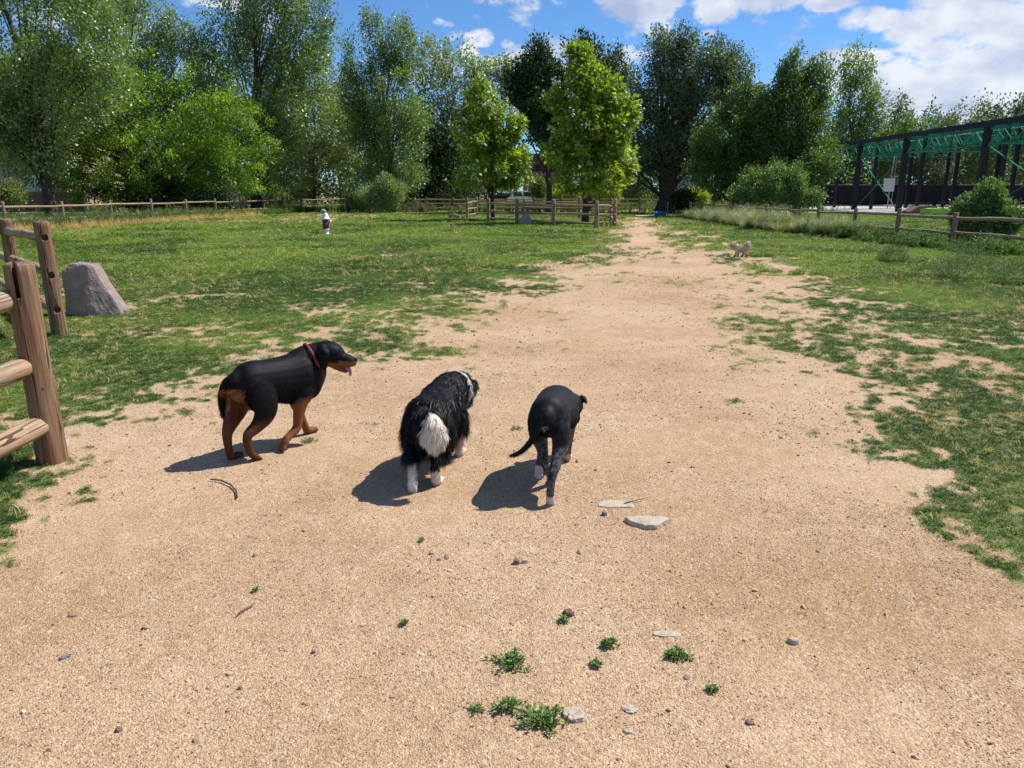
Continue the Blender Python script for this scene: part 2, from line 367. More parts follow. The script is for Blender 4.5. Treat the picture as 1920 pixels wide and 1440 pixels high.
def build_ground():
    rr = np.concatenate([[.05, .3], np.geomspace(.6, 70, 390), np.geomspace(75, 1500, 26)])
    fine = np.linspace(-52, 52, 470) * D2R; coarse = np.linspace(52, 308, 34)[1:-1] * D2R
    th = np.concatenate([fine, coarse]); nT = len(th)
    R, T = np.meshgrid(rr, th, indexing='ij'); X = (R * np.sin(T)).ravel(); Y = (R * np.cos(T)).ravel()
    Z = ground_z(X, Y)
    g = cover(X, Y); g[(Y < 0)] = .2
    i = np.arange(len(rr) - 1)[:, None] * nT; j = np.arange(nT)[None, :]; j2 = (j + 1) % nT
    Fq = np.stack([i + j, i + nT + j, i + nT + j2, i + j2], -1).reshape(-1, 4)[:, ::-1]
    me = mesh_np('ground', np.stack([X, Y, Z], 1), Fq, 4, {'g': ('POINT', g)}, True)
    m, nt, b, o = new_mat('decomposed_granite'); L = nt.links
    geo = N(nt, 'ShaderNodeNewGeometry'); P = geo.outputs['Position']
    big = noise_n(nt, P, .55, 4, .5); mid = noise_n(nt, P, 3.5, 5, .6); fin = noise_n(nt, P, 75, 3, .7); gr = noise_n(nt, P, 210, 2, .6)
    base = ramp(nt, big, [(.32, (.43, .275, .150)), (.52, (.535, .362, .215)), (.70, (.575, .41, .265))])
    base = mix_c(nt, math_n(nt, 'MULTIPLY', math_n(nt, 'SUBTRACT', mid, .45, clamp=True), 3.0, clamp=True), base, mix_c(nt, .6, base, (.38, .23, .12)))
    dm = N(nt, 'ShaderNodeVectorMath', operation='DISTANCE'); dm.inputs[1].default_value = (1.15, 2.75, 0); mp2 = N(nt, 'ShaderNodeMapping'); mp2.inputs['Scale'].default_value = (.8, 1.15, 1); mp2.inputs['Location'].default_value = (.23, -.41, 0); L.new(P, mp2.inputs[0]); L.new(mp2.outputs[0], dm.inputs[0])
    damp = math_n(nt, 'MULTIPLY', math_n(nt, 'SUBTRACT', 1.15, math_n(nt, 'ADD', dm.outputs['Value'], math_n(nt, 'MULTIPLY', mid, .9)), clamp=True), 2.2, clamp=True); base = mix_c(nt, math_n(nt, 'MULTIPLY', damp, .5), base, mix_c(nt, 1.0, base, (.78, .66, .52), 'MULTIPLY'))
    scuff = noise_n(nt, P, 9, 6, .7, (1, .55, 1)); base = mix_c(nt, math_n(nt, 'MULTIPLY', math_n(nt, 'SUBTRACT', scuff, .52, clamp=True), 3.0, clamp=True), base, (.66, .50, .33))
    vo = N(nt, 'ShaderNodeTexVoronoi'); vo.inputs['Scale'].default_value = 150; L.new(P, vo.inputs['Vector'])
    base = mix_c(nt, .62, base, mix_c(nt, 1.0, base, ramp(nt, vo.outputs['Color'], [(.0, (.35, .31, .28)), (.35, (.85, .83, .8)), (.8, (1.2, 1.2, 1.2)), (1, (1.7, 1.7, 1.65))]), 'MULTIPLY'))
    base = mix_c(nt, math_n(nt, 'MULTIPLY', math_n(nt, 'LESS_THAN', fin, .40), .38), base, (.16, .10, .065))
    base = mix_c(nt, math_n(nt, 'MULTIPLY', math_n(nt, 'GREATER_THAN', fin, .60), .45), base, (.74, .63, .48))
    at_ = N(nt, 'ShaderNodeAttribute', attribute_name='g')
    gn = noise_n(nt, P, .9, 4, .6); gf = noise_n(nt, P, 22, 3, .7)
    green = ramp(nt, gn, [(.30, (.10, .155, .025)), (.50, (.135, .21, .035)), (.64, (.26, .225, .07)), (.8, (.34, .25, .11))])
    green = mix_c(nt, .6, green, mix_c(nt, 1.0, green, ramp(nt, gf, [(.3, (.35, .4, .4)), (.7, (1.5, 1.45, 1.3))]), 'MULTIPLY'))
    gfac = math_n(nt, 'MULTIPLY', math_n(nt, 'MULTIPLY', at_.outputs['Fac'], math_n(nt, 'ADD', gf, .45, clamp=True)), .85, clamp=True)
    L.new(mix_c(nt, gfac, base, green), b.inputs['Base Color'])
    b.inputs['Roughness'].default_value = .95; b.inputs['Specular IOR Level'].default_value = .15
    h = math_n(nt, 'ADD', math_n(nt, 'MULTIPLY', math_n(nt, 'SUBTRACT', .6, vo.outputs['Distance']), .6), math_n(nt, 'ADD', fin, math_n(nt, 'MULTIPLY', mid, 1.2)))
    bump_n(nt, b, h, 1.0, .0075)
    tag(link('ground', me, m), kind='structure')
build_ground()

def pave(name, pts, z, mat):
    bm = bmesh.new(); bm.faces.new([bm.verts.new((x, y, z)) for x, y in pts]); me = bpy.data.meshes.new(name); bm.to_mesh(me); bm.free()
    return tag(link(name, me, mat), kind='structure')
pave('road', [(-80, 92), (60, 92), (60, 100), (-80, 100)], .012, M['concrete'])

# ------------------------------------------------------------------ instanced ground cover
def src_coll(name, meshes, mat):
    c = bpy.data.collections.new(name)
    for i, me in enumerate(meshes):
        me.materials.append(mat); o = bpy.data.objects.new('%s_piece' % name, me); c.objects.link(o)
    return c
def scatter(name, P, rot, scl, idx, tint, coll, label, cat):
    me = bpy.data.meshes.new(name); me.vertices.add(len(P)); me.vertices.foreach_set('co', np.asarray(P, np.float32).ravel())
    for nme, tp, arr, key in (('rot', 'FLOAT_VECTOR', rot, 'vector'), ('scl', 'FLOAT', scl, 'value'), ('idx', 'INT', idx, 'value'), ('tint', 'FLOAT', tint, 'value')):
        a = me.attributes.new(nme, tp, 'POINT'); a.data.foreach_set(key, np.ascontiguousarray(arr).ravel().astype(np.int32 if tp == 'INT' else np.float32))
    o = link(name, me); tag(o, label, cat, kind='stuff')
    ng = bpy.data.node_groups.new(name + '_nodes', 'GeometryNodeTree')
    ng.interface.new_socket('Geometry', in_out='INPUT', socket_type='NodeSocketGeometry'); ng.interface.new_socket('Geometry', in_out='OUTPUT', socket_type='NodeSocketGeometry')
    gi = ng.nodes.new('NodeGroupInput'); go = ng.nodes.new('NodeGroupOutput')
    ci = ng.nodes.new('GeometryNodeCollectionInfo'); ci.inputs['Collection'].default_value = coll; ci.inputs['Separate Children'].default_value = True; ci.inputs['Reset Children'].default_value = True
    ip = ng.nodes.new('GeometryNodeInstanceOnPoints'); ip.inputs['Pick Instance'].default_value = True
    def attr(n, t):
        a = ng.nodes.new('GeometryNodeInputNamedAttribute'); a.data_type = t; a.inputs['Name'].default_value = n; return a.outputs[0]
    ng.links.new(gi.outputs[0], ip.inputs['Points']); ng.links.new(ci.outputs[0], ip.inputs['Instance'])
    ng.links.new(attr('idx', 'INT'), ip.inputs['Instance Index']); ng.links.new(attr('rot', 'FLOAT_VECTOR'), ip.inputs['Rotation']); ng.links.new(attr('scl', 'FLOAT'), ip.inputs['Scale'])
    ng.links.new(ip.outputs[0], go.inputs[0])
    md = o.modifiers.new('scatter', 'NODES'); md.node_group = ng
    return o
def quad_leaves(P, Dr, Nn, ln, wd, v, bend=.0):
    """diamond leaves: P base, Dr direction, Nn normal (n,3)"""
    Dr = Dr / np.maximum(np.linalg.norm(Dr, axis=1, keepdims=True), 1e-6)
    S = np.cross(Dr, Nn); S /= np.maximum(np.linalg.norm(S, axis=1, keepdims=True), 1e-6)
    Nn = np.cross(S, Dr); ln = ln[:, None]; wd = wd[:, None]
    a = P; b = P + Dr * ln * .45 + S * wd * .5 + Nn * bend * ln; c = P + Dr * ln; d = P + Dr * ln * .45 - S * wd * .5 + Nn * bend * ln
    V = np.stack([a, b, c, d], 1).reshape(-1, 3); n = len(P); Fq = np.arange(4 * n).reshape(n, 4)
    return V, Fq, v
def weed_mesh(seed, R=.075, hgt=.03, n=46, leaf=.017):
    r = np.random.default_rng(seed); k = 9
    sa = r.uniform(0, 6.28, k); which = r.integers(0, k, n); t = r.uniform(.05, 1, n) ** .8
    ang = sa[which] + r.normal(0, .16, n); rad = R * t * r.uniform(.6, 1.0, n)
    P = np.stack([np.cos(ang) * rad, np.sin(ang) * rad, hgt * (1 - t * .6) * r.uniform(.15, 1.0, n)], 1)
    da = ang + r.normal(0, .9, n); Dr = np.stack([np.cos(da), np.sin(da), r.uniform(.05, .9, n)], 1)
    Nn = np.stack([r.normal(0, .35, n), r.normal(0, .35, n), np.ones(n)], 1)
    V, Fq, v = quad_leaves(P, Dr, Nn, leaf * r.uniform(.6, 1.3, n), leaf * .5 * r.uniform(.7, 1.2, n), r.uniform(0, 1, n), .08)
    return mesh_np('weed_piece', V, Fq, 4, {'v': ('FACE', v)})
def blade_mesh(seed, n=26, R=.09, hgt=.5, w=.007, lean=.35, head=False):
    r = np.random.default_rng(seed); Vs = []; Fs = []; vv = []
    for i in range(n):
        a = r.uniform(0, 6.28); p = np.array([math.cos(a), math.sin(a), 0]) * R * r.uniform(0, 1); b = r.uniform(0, 6.28)
        out = np.array([math.cos(b), math.sin(b), 0]); l = hgt * r.uniform(.5, 1.1); q = lean * r.uniform(.3, 1.3)
        side = np.array([-out[1], out[0], 0]) * w * .5
        c0 = p; c1 = p + np.array([0, 0, l * .5]) + out * l * q * .2; c2 = p + np.array([0, 0, l * .85]) + out * l * q * .65; c3 = p + np.array([0, 0, l * (.98 if q < .4 else .85)]) + out * l * q * 1.1
        k = len(Vs); Vs += [c0 - side, c0 + side, c1 + side, c1 - side, c2 + side * .8, c2 - side * .8, c3 + side * .15, c3 - side * .15]
        Fs += [[k, k + 1, k + 2, k + 3], [k + 3, k + 2, k + 4, k + 5], [k + 5, k + 4, k + 6, k + 7]]; x = r.uniform(0, 1); vv += [x, x, x]
        if head and r.uniform() < .5:
            k = len(Vs); s3 = side * 2.2; up = (c3 - c2) / max(np.linalg.norm(c3 - c2), 1e-6) * hgt * .16
            Vs += [c3, c3 + up * .5 + s3, c3 + up, c3 + up * .5 - s3]; Fs += [[k, k + 1, k + 2, k + 3]]; vv += [1.]
    return mesh_np('blade_piece', np.array(Vs), np.array(Fs), 4, {'v': ('FACE', vv)})

def sector(n, r0, r1, half=47):
    r = np.sqrt(rng.uniform(r0 * r0, r1 * r1, n)); t = rng.uniform(-half, half, n) * D2R
    return r * np.sin(t), r * np.cos(t)
def rot_arr(n, tilt=.12): return np.stack([rng.normal(0, tilt, n), rng.normal(0, tilt, n), rng.uniform(0, 6.28, n)], 1)

weed_coll = src_coll('weed', [weed_mesh(i) for i in range(6)], M['weed'])
def ground_weeds():
    Ps = []; S = []; 
    for (n, r0, r1, s) in ((60000, 1.8, 7.5, .50), (80000, 7.5, 16, .82), (62000, 16, 30, 1.9), (46000, 30, 62, 3.4)):
        x, y = sector(n, r0, r1); c = cover(x, y)
        m = rng.uniform(0, 1, n) < c * (.95 if r1 < 20 else .8); x = x[m]; y = y[m]; c = c[m]
        Ps.append(np.stack([x, y, ground_z(x, y) - .002], 1)); S.append(s * rng.uniform(.7, 1.25, len(x)) * (.6 + .45 * c))
    P = np.concatenate(Ps); S = np.concatenate(S); n = len(P)
    tn = fbm(P[:, 0] / 1.6, P[:, 1] / 1.6, 11, 3); far = np.clip((P[:, 1] - 5) / 12, 0, 1)
    tint = np.clip((tn - .5) * 2.4 + .16 + .50 * far + rng.normal(0, .15, n), 0, 1)
    scatter('ground_weeds', P, rot_arr(n), S, rng.integers(0, 6, n), tint, weed_coll, 'low green weeds and patchy grass creeping over the sandy ground', 'grass')
ground_weeds()

stone_coll = None
def gravel():
    global stone_coll
    ms = []
    for i in range(5):
        bm = bmesh.new(); bmesh.ops.create_icosphere(bm, subdivisions=1, radius=1); r = random.Random(i)
        for v in bm.verts: v.co = Vector((v.co.x * r.uniform(.7, 1.3), v.co.y * r.uniform(.6, 1.1), v.co.z * r.uniform(.35, .7)))
        me = bpy.data.meshes.new('gravel_piece'); bm.to_mesh(me); bm.free(); ms.append(me)
    m, nt, b, o = new_mat('gravel_grain'); a = N(nt, 'ShaderNodeAttribute', attribute_name='tint'); a.attribute_type = 'INSTANCER'
    nt.links.new(ramp(nt, a.outputs['Fac'], [(0, (.09, .07, .06)), (.20, (.20, .13, .085)), (.40, (.42, .28, .165)), (.85, (.56, .40, .25)), (1, (.70, .58, .42))]), b.inputs['Base Color'])
    b.inputs['Roughness'].default_value = .85
    stone_coll = src_coll('gravel', ms, m)
    Ps = []; S = []
    for n, r0, r1, s in ((110000, 1.7, 4.2, .0027), (50000, 4.2, 8, .0045), (22000, 8, 16, .0085), (1300, 1.8, 9, .0085), (130, 1.9, 8, .013)):
        x, y = sector(n, r0, r1, 48); k = cover(x, y) < .3; x = x[k]; y = y[k]
        cl = fbm(x / .5, y / .5, 33, 2) > rng.uniform(.25, .6, len(x)); x = x[cl]; y = y[cl]
        Ps.append(np.stack([x, y, ground_z(x, y) + s * .05], 1)); S.append(s * np.exp(rng.normal(0, .35, len(x))))
    P = np.concatenate(Ps); S = np.concatenate(S); n = len(P)
    scatter('gravel', P, rot_arr(n, .5), S, rng.integers(0, 5, n), rng.uniform(0, 1, n) ** .75, stone_coll, 'fine loose gravel and grit strewn over the sandy path', 'gravel')
gravel()
def lawn_straw():
    Ps = []; S = []
    for n, r0, r1, s_ in ((9000, 4, 12, .10), (20000, 12, 28, .16), (16000, 28, 55, .26)):
        x, y = sector(n, r0, r1); c = cover(x, y); k = (c > .25) & (rng.uniform(.3, 1, n) < fbm(x / 2.4, y / 2.4, 55, 3) * 1.25); Ps.append(np.stack([x[k], y[k], 0 * x[k] + .006], 1)); S.append(s_ * rng.uniform(.5, 1.2, k.sum()))
    P = np.concatenate(Ps); S = np.concatenate(S); n = len(P)
    c = src_coll('lawn_straw', [blade_mesh(80 + i, 9, .5, .5, .03, 1.1) for i in range(4)], M['straw'])
    scatter('lawn_straw', P, rot_arr(n, .3), S, rng.integers(0, 4, n), rng.uniform(0, 1, n), c, 'dry straw coloured flecks and clippings scattered over the lawn', 'straw')
lawn_straw()

# ------------------------------------------------------------------ trees
def tube_arr(pts, rad, n=6):
    pts = np.asarray(pts, float); k = len(pts)
    T = np.gradient(pts, axis=0); T /= np.maximum(np.linalg.norm(T, axis=1, keepdims=True), 1e-6)
    ref = np.array([1., .13, 0.]) if abs(T[0][0]) < .8 else np.array([0., 1., 0.])
    U = ref - T * (T @ ref)[:, None]; U /= np.linalg.norm(U, axis=1, keepdims=True); W = np.cross(T, U)
    a = np.linspace(0, 2 * math.pi, n, endpoint=False)
    V = pts[:, None] + (U[:, None] * np.cos(a)[None, :, None] + W[:, None] * np.sin(a)[None, :, None]) * np.asarray(rad)[:, None, None]
    i = np.arange(k - 1)[:, None] * n; j = np.arange(n)[None]; j2 = (j + 1) % n
    Fq = np.stack([i + j, i + j2, i + n + j2, i + n + j], -1).reshape(-1, 4)
    return V.reshape(-1, 3), Fq
def join_tubes(lst):
    V = []; Fq = []; o = 0
    for v, f in lst: V.append(v); Fq.append(f + o); o += len(v)
    return np.concatenate(V), np.concatenate(Fq)
def make_tree(name, label, cat, bpx, Y, blobs, mat, nclump=260, nleaf=95, leaf=.20, csize=.75, trunk=.28, up=.55, droop=0., seed=0,
              bark='bark', group=None, stems=1, elong=1.5, outer=.55, blossoms=0, limbs=40, dscale=.85, shear=0.):
    r = np.random.default_rng(seed + 100); big_ = Y < 72 and mat != 'dark'; nclump = int(nclump * (1.15 if mat != 'catalpa' else .85)); nleaf = int(nleaf * (1.28 if big_ else .62)); leaf = leaf * (.95 if big_ else 1.32)
    base = Vector((atd(bpx, 380, Y).x, Y, 0)); root = empty(name, base); tag(root, label, cat, group)
    C = []; Rr = []
    for b in blobs:
        cx, cy, rx, ry = b[:4]; c = atd(cx, cy, Y); k = (c - cam.location).dot(Vector((0, math.cos(PITCH), -math.sin(PITCH)))) / F
        C.append([c.x - base.x, (b[4] if len(b) > 4 else 0.), c.z]); Rr.append([rx * k, rx * k * dscale, ry * k])
    C = np.array(C); Rr = np.array(Rr); w = (Rr[:, 0] * Rr[:, 2]) ** .9; w /= w.sum()
    which = r.choice(len(C), nclump, p=w)
    d = r.normal(0, 1, (nclump, 3)); d /= np.linalg.norm(d, axis=1, keepdims=True)
    rad = (outer + (1 - outer) * r.uniform(0, 1, nclump) ** .6) * r.uniform(.86, 1.05, nclump)
    spray = r.uniform(0, 1, nclump) < .16; rad[spray] *= r.uniform(1.08, 1.28, spray.sum())
    cen = C[which] + d * Rr[which] * rad[:, None]
    cen = cen[cen[:, 2] > .25]; nclump = len(cen); d = d[:nclump]
    cc = (C * w[:, None]).sum(0)
    g = cen - (cc - np.array([0, 0, 1.0])); g /= np.linalg.norm(g, axis=1, keepdims=True)
    g[:, 2] = g[:, 2] * .6 + up; g += r.normal(0, .25, g.shape); g[:, 0] += shear; g /= np.linalg.norm(g, axis=1, keepdims=True)
    cs = csize * r.uniform(.45, 1.35, nclump); sp = spray[:nclump] if len(spray) != nclump else spray; cs = np.where(sp, cs * .6, cs); cnt = np.maximum((nleaf * (cs / csize) ** 1.6).astype(int), 8)
    id_ = np.repeat(np.arange(nclump), cnt); n = len(id_)
    off = r.normal(0, 1, (n, 3)); off /= np.linalg.norm(off, axis=1, keepdims=True); off *= (r.uniform(0, 1, n) ** .45)[:, None]
    al = (off * g[id_]).sum(1, keepdims=True); off = off * .78 + g[id_] * al * (elong - .78)
    P = cen[id_] + off * cs[id_][:, None]
    P[:, 2] -= droop * (off[:, 0] ** 2 + off[:, 1] ** 2) * cs[id_]
    P += r.normal(0, leaf * .35, P.shape)
    ok = P[:, 2] > .08; P = P[ok]; id_ = id_[ok]; off = off[ok]; n = len(P)
    Dr = off * .8 + g[id_] * .5 + r.normal(0, .6, (n, 3)); Dr[:, 2] -= droop * 1.3 + .25
    Nn = r.normal(0, .62, (n, 3)) + np.array([0, 0, .75]) + off * .5
    lv = leaf * r.uniform(.6, 1.3, n)
    v = np.clip(r.normal(.42, .24, n) + r.normal(0, .18, nclump)[id_], 0, 1)
    V, Fq, v = quad_leaves(P, Dr, Nn, lv, lv * r.uniform(.5, .72, n), v, .06)
    link('crown', mesh_np('crown', V, Fq, 4, {'v': ('FACE', v)}), L_[mat] if isinstance(mat, str) else mat, root)
    if trunk > 0:
        top = cc[2] + .55 * (cen[:, 2].max() - cc[2]); lst = []; axes = []
        for s in range(stems):
            lx, ly = (0, 0) if stems == 1 else (math.cos(2.4 * s + .4) * (.10 * top), math.sin(2.4 * s + .4) * .06 * top)
            t = np.linspace(0, 1, 12); tx = cc[0] * t ** 1.6 + lx * t; ty = cc[1] * t + ly * t
            wob = .035 * top; tx = tx + wob * (vnoise(t * 3.1 + s, t * 0 + seed, 3) - .5) * t * 2; ty = ty + wob * (vnoise(t * 3.1 + s, t * 0 + seed + 5, 4) - .5) * t * 2
            pts = np.stack([tx, ty, t * top - .05], 1); rd = trunk * (1 - .85 * t) * (1 + .5 * np.exp(-t * 18)) * (1 if s == 0 else .7)
            lst.append(tube_arr(pts, rd, 10)); axes.append(pts)
        pick = r.choice(nclump, min(limbs, nclump), replace=False)
        for p in pick:
            ax = axes[r.integers(0, len(axes))]; e = cen[p]; z0 = max(.14 * top, min(e[2] * r.uniform(.35, .75), top * .92))
            k = min(int(z0 / top * 11), 10); s0 = ax[k]; L = np.linalg.norm(e - s0)
            mid = (s0 + e) / 2 + np.array([0, 0, .12 * L * (1 if up > .3 else .5)]) + r.normal(0, .05 * L, 3)
            t = np.linspace(0, 1, 7)[:, None]; pts = s0 * (1 - t) ** 2 + 2 * mid * t * (1 - t) + e * t * t
            lst.append(tube_arr(pts, np.linspace(trunk * .28 * (1 - z0 / top * .6), .018, 7), 5))
        V, Fq = join_tubes(lst)
        link('trunk', mesh_np('trunk', V, Fq, 4, None, True), M[bark], root)
    if blossoms:
        k = r.choice(nclump, blossoms * 2); blossoms *= 2; od = cen[k] - cc; od /= np.linalg.norm(od, axis=1, keepdims=True)
        p0 = cen[k] + od * cs[k][:, None] * .85; p0 = cen[k] + od * cs[k][:, None] * 1.1; Q = np.repeat(p0, 10, 0) + r.normal(0, .085, (blossoms * 10, 3)) * np.array([1, 1, 1.25]); m_ = len(Q)
        V, Fq, v = quad_leaves(Q, r.normal(0, 1, (m_, 3)), r.normal(0, 1, (m_, 3)), r.uniform(.09, .15, m_), r.uniform(.08, .13, m_), r.uniform(0, 1, m_))
        o = link('blossoms', mesh_np('blossoms', V, Fq, 4, {'v': ('FACE', v)}), M['blossom'], root); o['kind'] = 'stuff'
    return root

GTR = 'tall trees behind the dog park'
def trees():
    T = make_tree
    # left bank
    T('cottonwood_tree', 'tall cottonwood at the far left edge, in front of the white garage door', 'tree', 95, 44,
      [(90, 190, 120, 70), (10, 250, 100, 70), (130, 60, 110, 90), (70, 290, 60, 40), (40, 60, 190, 140), (60, -90, 170, 120), (-40, 200, 120, 90), (150, 120, 110, 90), (-150, 60, 150, 200)], 'cotton', 520, 110, .19, .75, .30, seed=1, group=GTR, outer=.5)
    T('elm_tree', 'broad bright green elm with feathery drooping branches overhanging the left fence', 'tree', 300, 55,
      [(130, 200, 150, 100), (300, 215, 150, 90), (420, 245, 110, 70), (90, 130, 80, 40), (250, 290, 190, 75), (60, 200, 90, 70), (90, 290, 90, 60), (400, 310, 90, 55), (360, 360, 60, 35), (200, 340, 110, 40)], 'locust', 640, 130, .17, .62, .38,
      up=.05, droop=.28, seed=2, elong=1.9, outer=.6, limbs=50, dscale=.7)
    T('cottonwood_tree', 'cottonwood behind the bright elm with pale bare twigs, left of the notch of blue sky', 'tree', 245, 62,
      [(240, 60, 110, 90), (330, 120, 70, 80), (180, -30, 100, 90), (240, 180, 130, 80), (300, 260, 110, 80)], 'cotton', 340, 100, .22, .85, .32, seed=3, group=GTR)
    T('cottonwood_tree', 'tallest cottonwood just right of the notch of blue sky, top cut off by the picture', 'tree', 480, 62,
      [(430, 60, 60, 80), (510, 40, 75, 80), (560, 90, 60, 80), (470, 160, 110, 110), (560, 200, 80, 90), (480, 280, 100, 90), (600, 20, 22, 60), (500, -60, 90, 70)], 'cotton', 420, 110, .22, .85, .38, seed=4, group=GTR)
    T('olive_tree', 'loose olive green tree with pale leafy right side at the end of the left fence', 'tree', 590, 78,
      [(590, 160, 55, 70), (590, 240, 85, 75), (620, 310, 70, 60), (540, 320, 70, 60), (645, 270, 38, 60)], 'olive', 340, 110, .17, .65, .22, up=.6, seed=5, outer=.45)
    T('poplar_tree', 'mid green poplar with several pointed tops left of the flowering catalpas', 'tree', 735, 66,
      [(695, 90, 26, 60), (745, 95, 34, 60), (655, 110, 12, 40), (725, 180, 75, 80), (730, 260, 72, 80), (735, 330, 62, 45), (680, 200, 45, 90)], 'poplar', 360, 115, .19, .7, .28, up=1.0, seed=6, elong=1.8, group=GTR)
    T('willow_tree', 'grey green willow behind the left catalpa, left of the dark maple', 'tree', 860, 84,
      [(810, 120, 40, 50), (860, 150, 55, 60), (915, 165, 45, 55), (945, 130, 16, 26), (850, 230, 60, 70), (800, 240, 40, 70)], 'willow', 260, 95, .24, .9, .3, up=.7, seed=7, outer=.4, group=GTR)
    T('evergreen_tree', 'very dark tree in shade between the poplar and the left catalpa', 'tree', 825, 74,
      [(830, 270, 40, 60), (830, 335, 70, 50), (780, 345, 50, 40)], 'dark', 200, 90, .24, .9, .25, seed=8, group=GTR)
    T('maple_tree', 'almost black maple seen between the two flowering catalpas', 'tree', 1030, 60,
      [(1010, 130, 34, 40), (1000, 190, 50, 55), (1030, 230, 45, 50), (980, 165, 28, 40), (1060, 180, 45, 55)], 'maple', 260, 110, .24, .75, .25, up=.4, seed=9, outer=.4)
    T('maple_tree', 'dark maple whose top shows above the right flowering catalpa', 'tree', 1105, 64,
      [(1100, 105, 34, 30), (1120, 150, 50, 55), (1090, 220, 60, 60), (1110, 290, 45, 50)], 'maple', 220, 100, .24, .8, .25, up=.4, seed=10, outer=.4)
    T('willow_tree', 'slim grey willow between the right catalpa and the great dark willow', 'tree', 1160, 86,
      [(1158, 130, 20, 45), (1165, 180, 36, 50), (1150, 250, 40, 60), (1175, 300, 40, 60)], 'big', 150, 90, .24, .8, .2, up=.8, seed=11, group=GTR)
    T('willow_tree', 'great dusky green willow with a thick forked trunk behind the blue paddling pool', 'tree', 1246, 60,
      [(1245, 95, 45, 45), (1290, 140, 75, 60), (1355, 115, 38, 40), (1240, 190, 65, 70), (1330, 200, 80, 70), (1220, 270, 50, 60), (1300, 275, 60, 60), (1385, 170, 40, 60), (1190, 330, 35, 35)], 'big', 440, 115, .20, .75, .60, up=.45,
      droop=.15, seed=12, stems=2, limbs=60, outer=.35)
    T('elm_tree', 'dark green elm with one straight trunk right of the great willow', 'tree', 1377, 52,
      [(1390, 200, 40, 50), (1370, 260, 70, 55), (1400, 310, 70, 45), (1340, 320, 50, 45), (1420, 240, 35, 60)], 'elm', 320, 110, .17, .6, .22, up=.45, droop=.1, seed=13, shear=.35)
    T('elm_tree', 'tall wind swept elm with two pointed tops left of the steel pavilion', 'tree', 1495, 50,
      [(1480, 155, 24, 45), (1525, 160, 26, 40), (1490, 225, 65, 60), (1490, 300, 66, 55), (1528, 300, 34, 40), (1440, 230, 28, 50)], 'elm', 400, 110, .17, .58, .25, up=.85, seed=14, elong=1.9, shear=.35)
    T('poplar_tree', 'tall leafy poplar beside the left end of the pavilion roof', 'tree', 1600, 96,
      [(1605, 125, 32, 35), (1605, 190, 40, 50), (1590, 245, 40, 40), (1640, 215, 18, 36), (1520, 330, 40, 50)], 'poplar', 280, 100, .22, .75, .25, up=.9, seed=15, elong=1.8, shear=.15, group=GTR)
    T('elm_tree', 'low spreading elm branches in front of the first black pavilion column', 'tree', 1490, 47,
      [(1530, 310, 38, 26), (1480, 335, 50, 25), (1440, 340, 50, 22)], 'elm', 130, 110, .15, .5, .12, up=.35, droop=.1, seed=16, shear=.4)
    # far row behind the pavilion
    far = [(1690, 128, 185), (1745, 120, 200), (1790, 125, 185), (1835, 118, 178), (1870, 122, 196), (1915, 115, 172), (1655, 130, 220), (1960, 120, 170)]
    words = ['farthest left', 'second from the left', 'third from the left', 'fourth and tallest', 'fifth', 'sixth, at the picture edge', 'low one beside the poplar', 'last one beyond the picture edge']
    for i, (px, Y, ty) in enumerate(far):
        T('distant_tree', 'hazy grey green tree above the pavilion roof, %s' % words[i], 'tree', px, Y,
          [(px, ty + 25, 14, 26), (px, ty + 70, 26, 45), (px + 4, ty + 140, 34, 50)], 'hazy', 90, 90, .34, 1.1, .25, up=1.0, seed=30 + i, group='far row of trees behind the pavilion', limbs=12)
    und = [(1600, 96, 330), (1650, 100, 320), (1700, 96, 300), (1752, 92, 310), (1800, 98, 300), (1850, 94, 315), (1905, 97, 300), (1965, 97, 300)]
    uw = ['behind the first column', 'between the first two columns', 'behind the second column', 'in the middle bay', 'left of the third column', 'right of the third column', 'at the right picture edge', 'just beyond the right edge']
    for i, (px, Y, cy) in enumerate(und):
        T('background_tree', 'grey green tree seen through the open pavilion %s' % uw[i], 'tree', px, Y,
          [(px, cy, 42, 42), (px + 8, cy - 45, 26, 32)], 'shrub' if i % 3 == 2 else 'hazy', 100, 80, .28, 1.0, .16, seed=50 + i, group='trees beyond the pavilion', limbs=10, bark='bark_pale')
    wood = [(-60, 84, 150), (60, 86, 100), (180, 84, 120), (300, 88, 150), (400, 86, 110), (520, 84, 120), (640, 90, 150), (760, 92, 190), (880, 100, 230), (1240, 96, 230), (1350, 92, 210), (1450, 90, 230), (1545, 96, 240)]
    ww = ['beyond the left picture edge', 'behind the far left cottonwood', 'behind the left end of the bright elm', 'behind the middle of the bright elm', 'behind the notch of blue sky', 'behind the tallest cottonwood', 'behind the olive tree', 'behind the poplar', 'behind the left catalpa', 'behind the great willow trunk', 'right of the great willow trunk', 'behind the wind swept elm', 'behind the poplar at the pavilion']
    for i, (px, Y, ty) in enumerate(wood):
        T('woodland_tree', 'dark green tree in the wood line, ' + ww[i], 'tree', px, Y, [(px, ty + 40, 50, 50), (px + 10, ty + 120, 68, 70), (px - 8, 320, 78, 60), (px + 15, 362, 70, 26)], ('cotton', 'elm', 'big')[i % 3], 190, 90, .30, 1.15, .2, up=.6, seed=130 + i, limbs=10, group='wood line behind the park trees')
    # catalpas in the pen
    CL = 'young trees in the fenced pen'
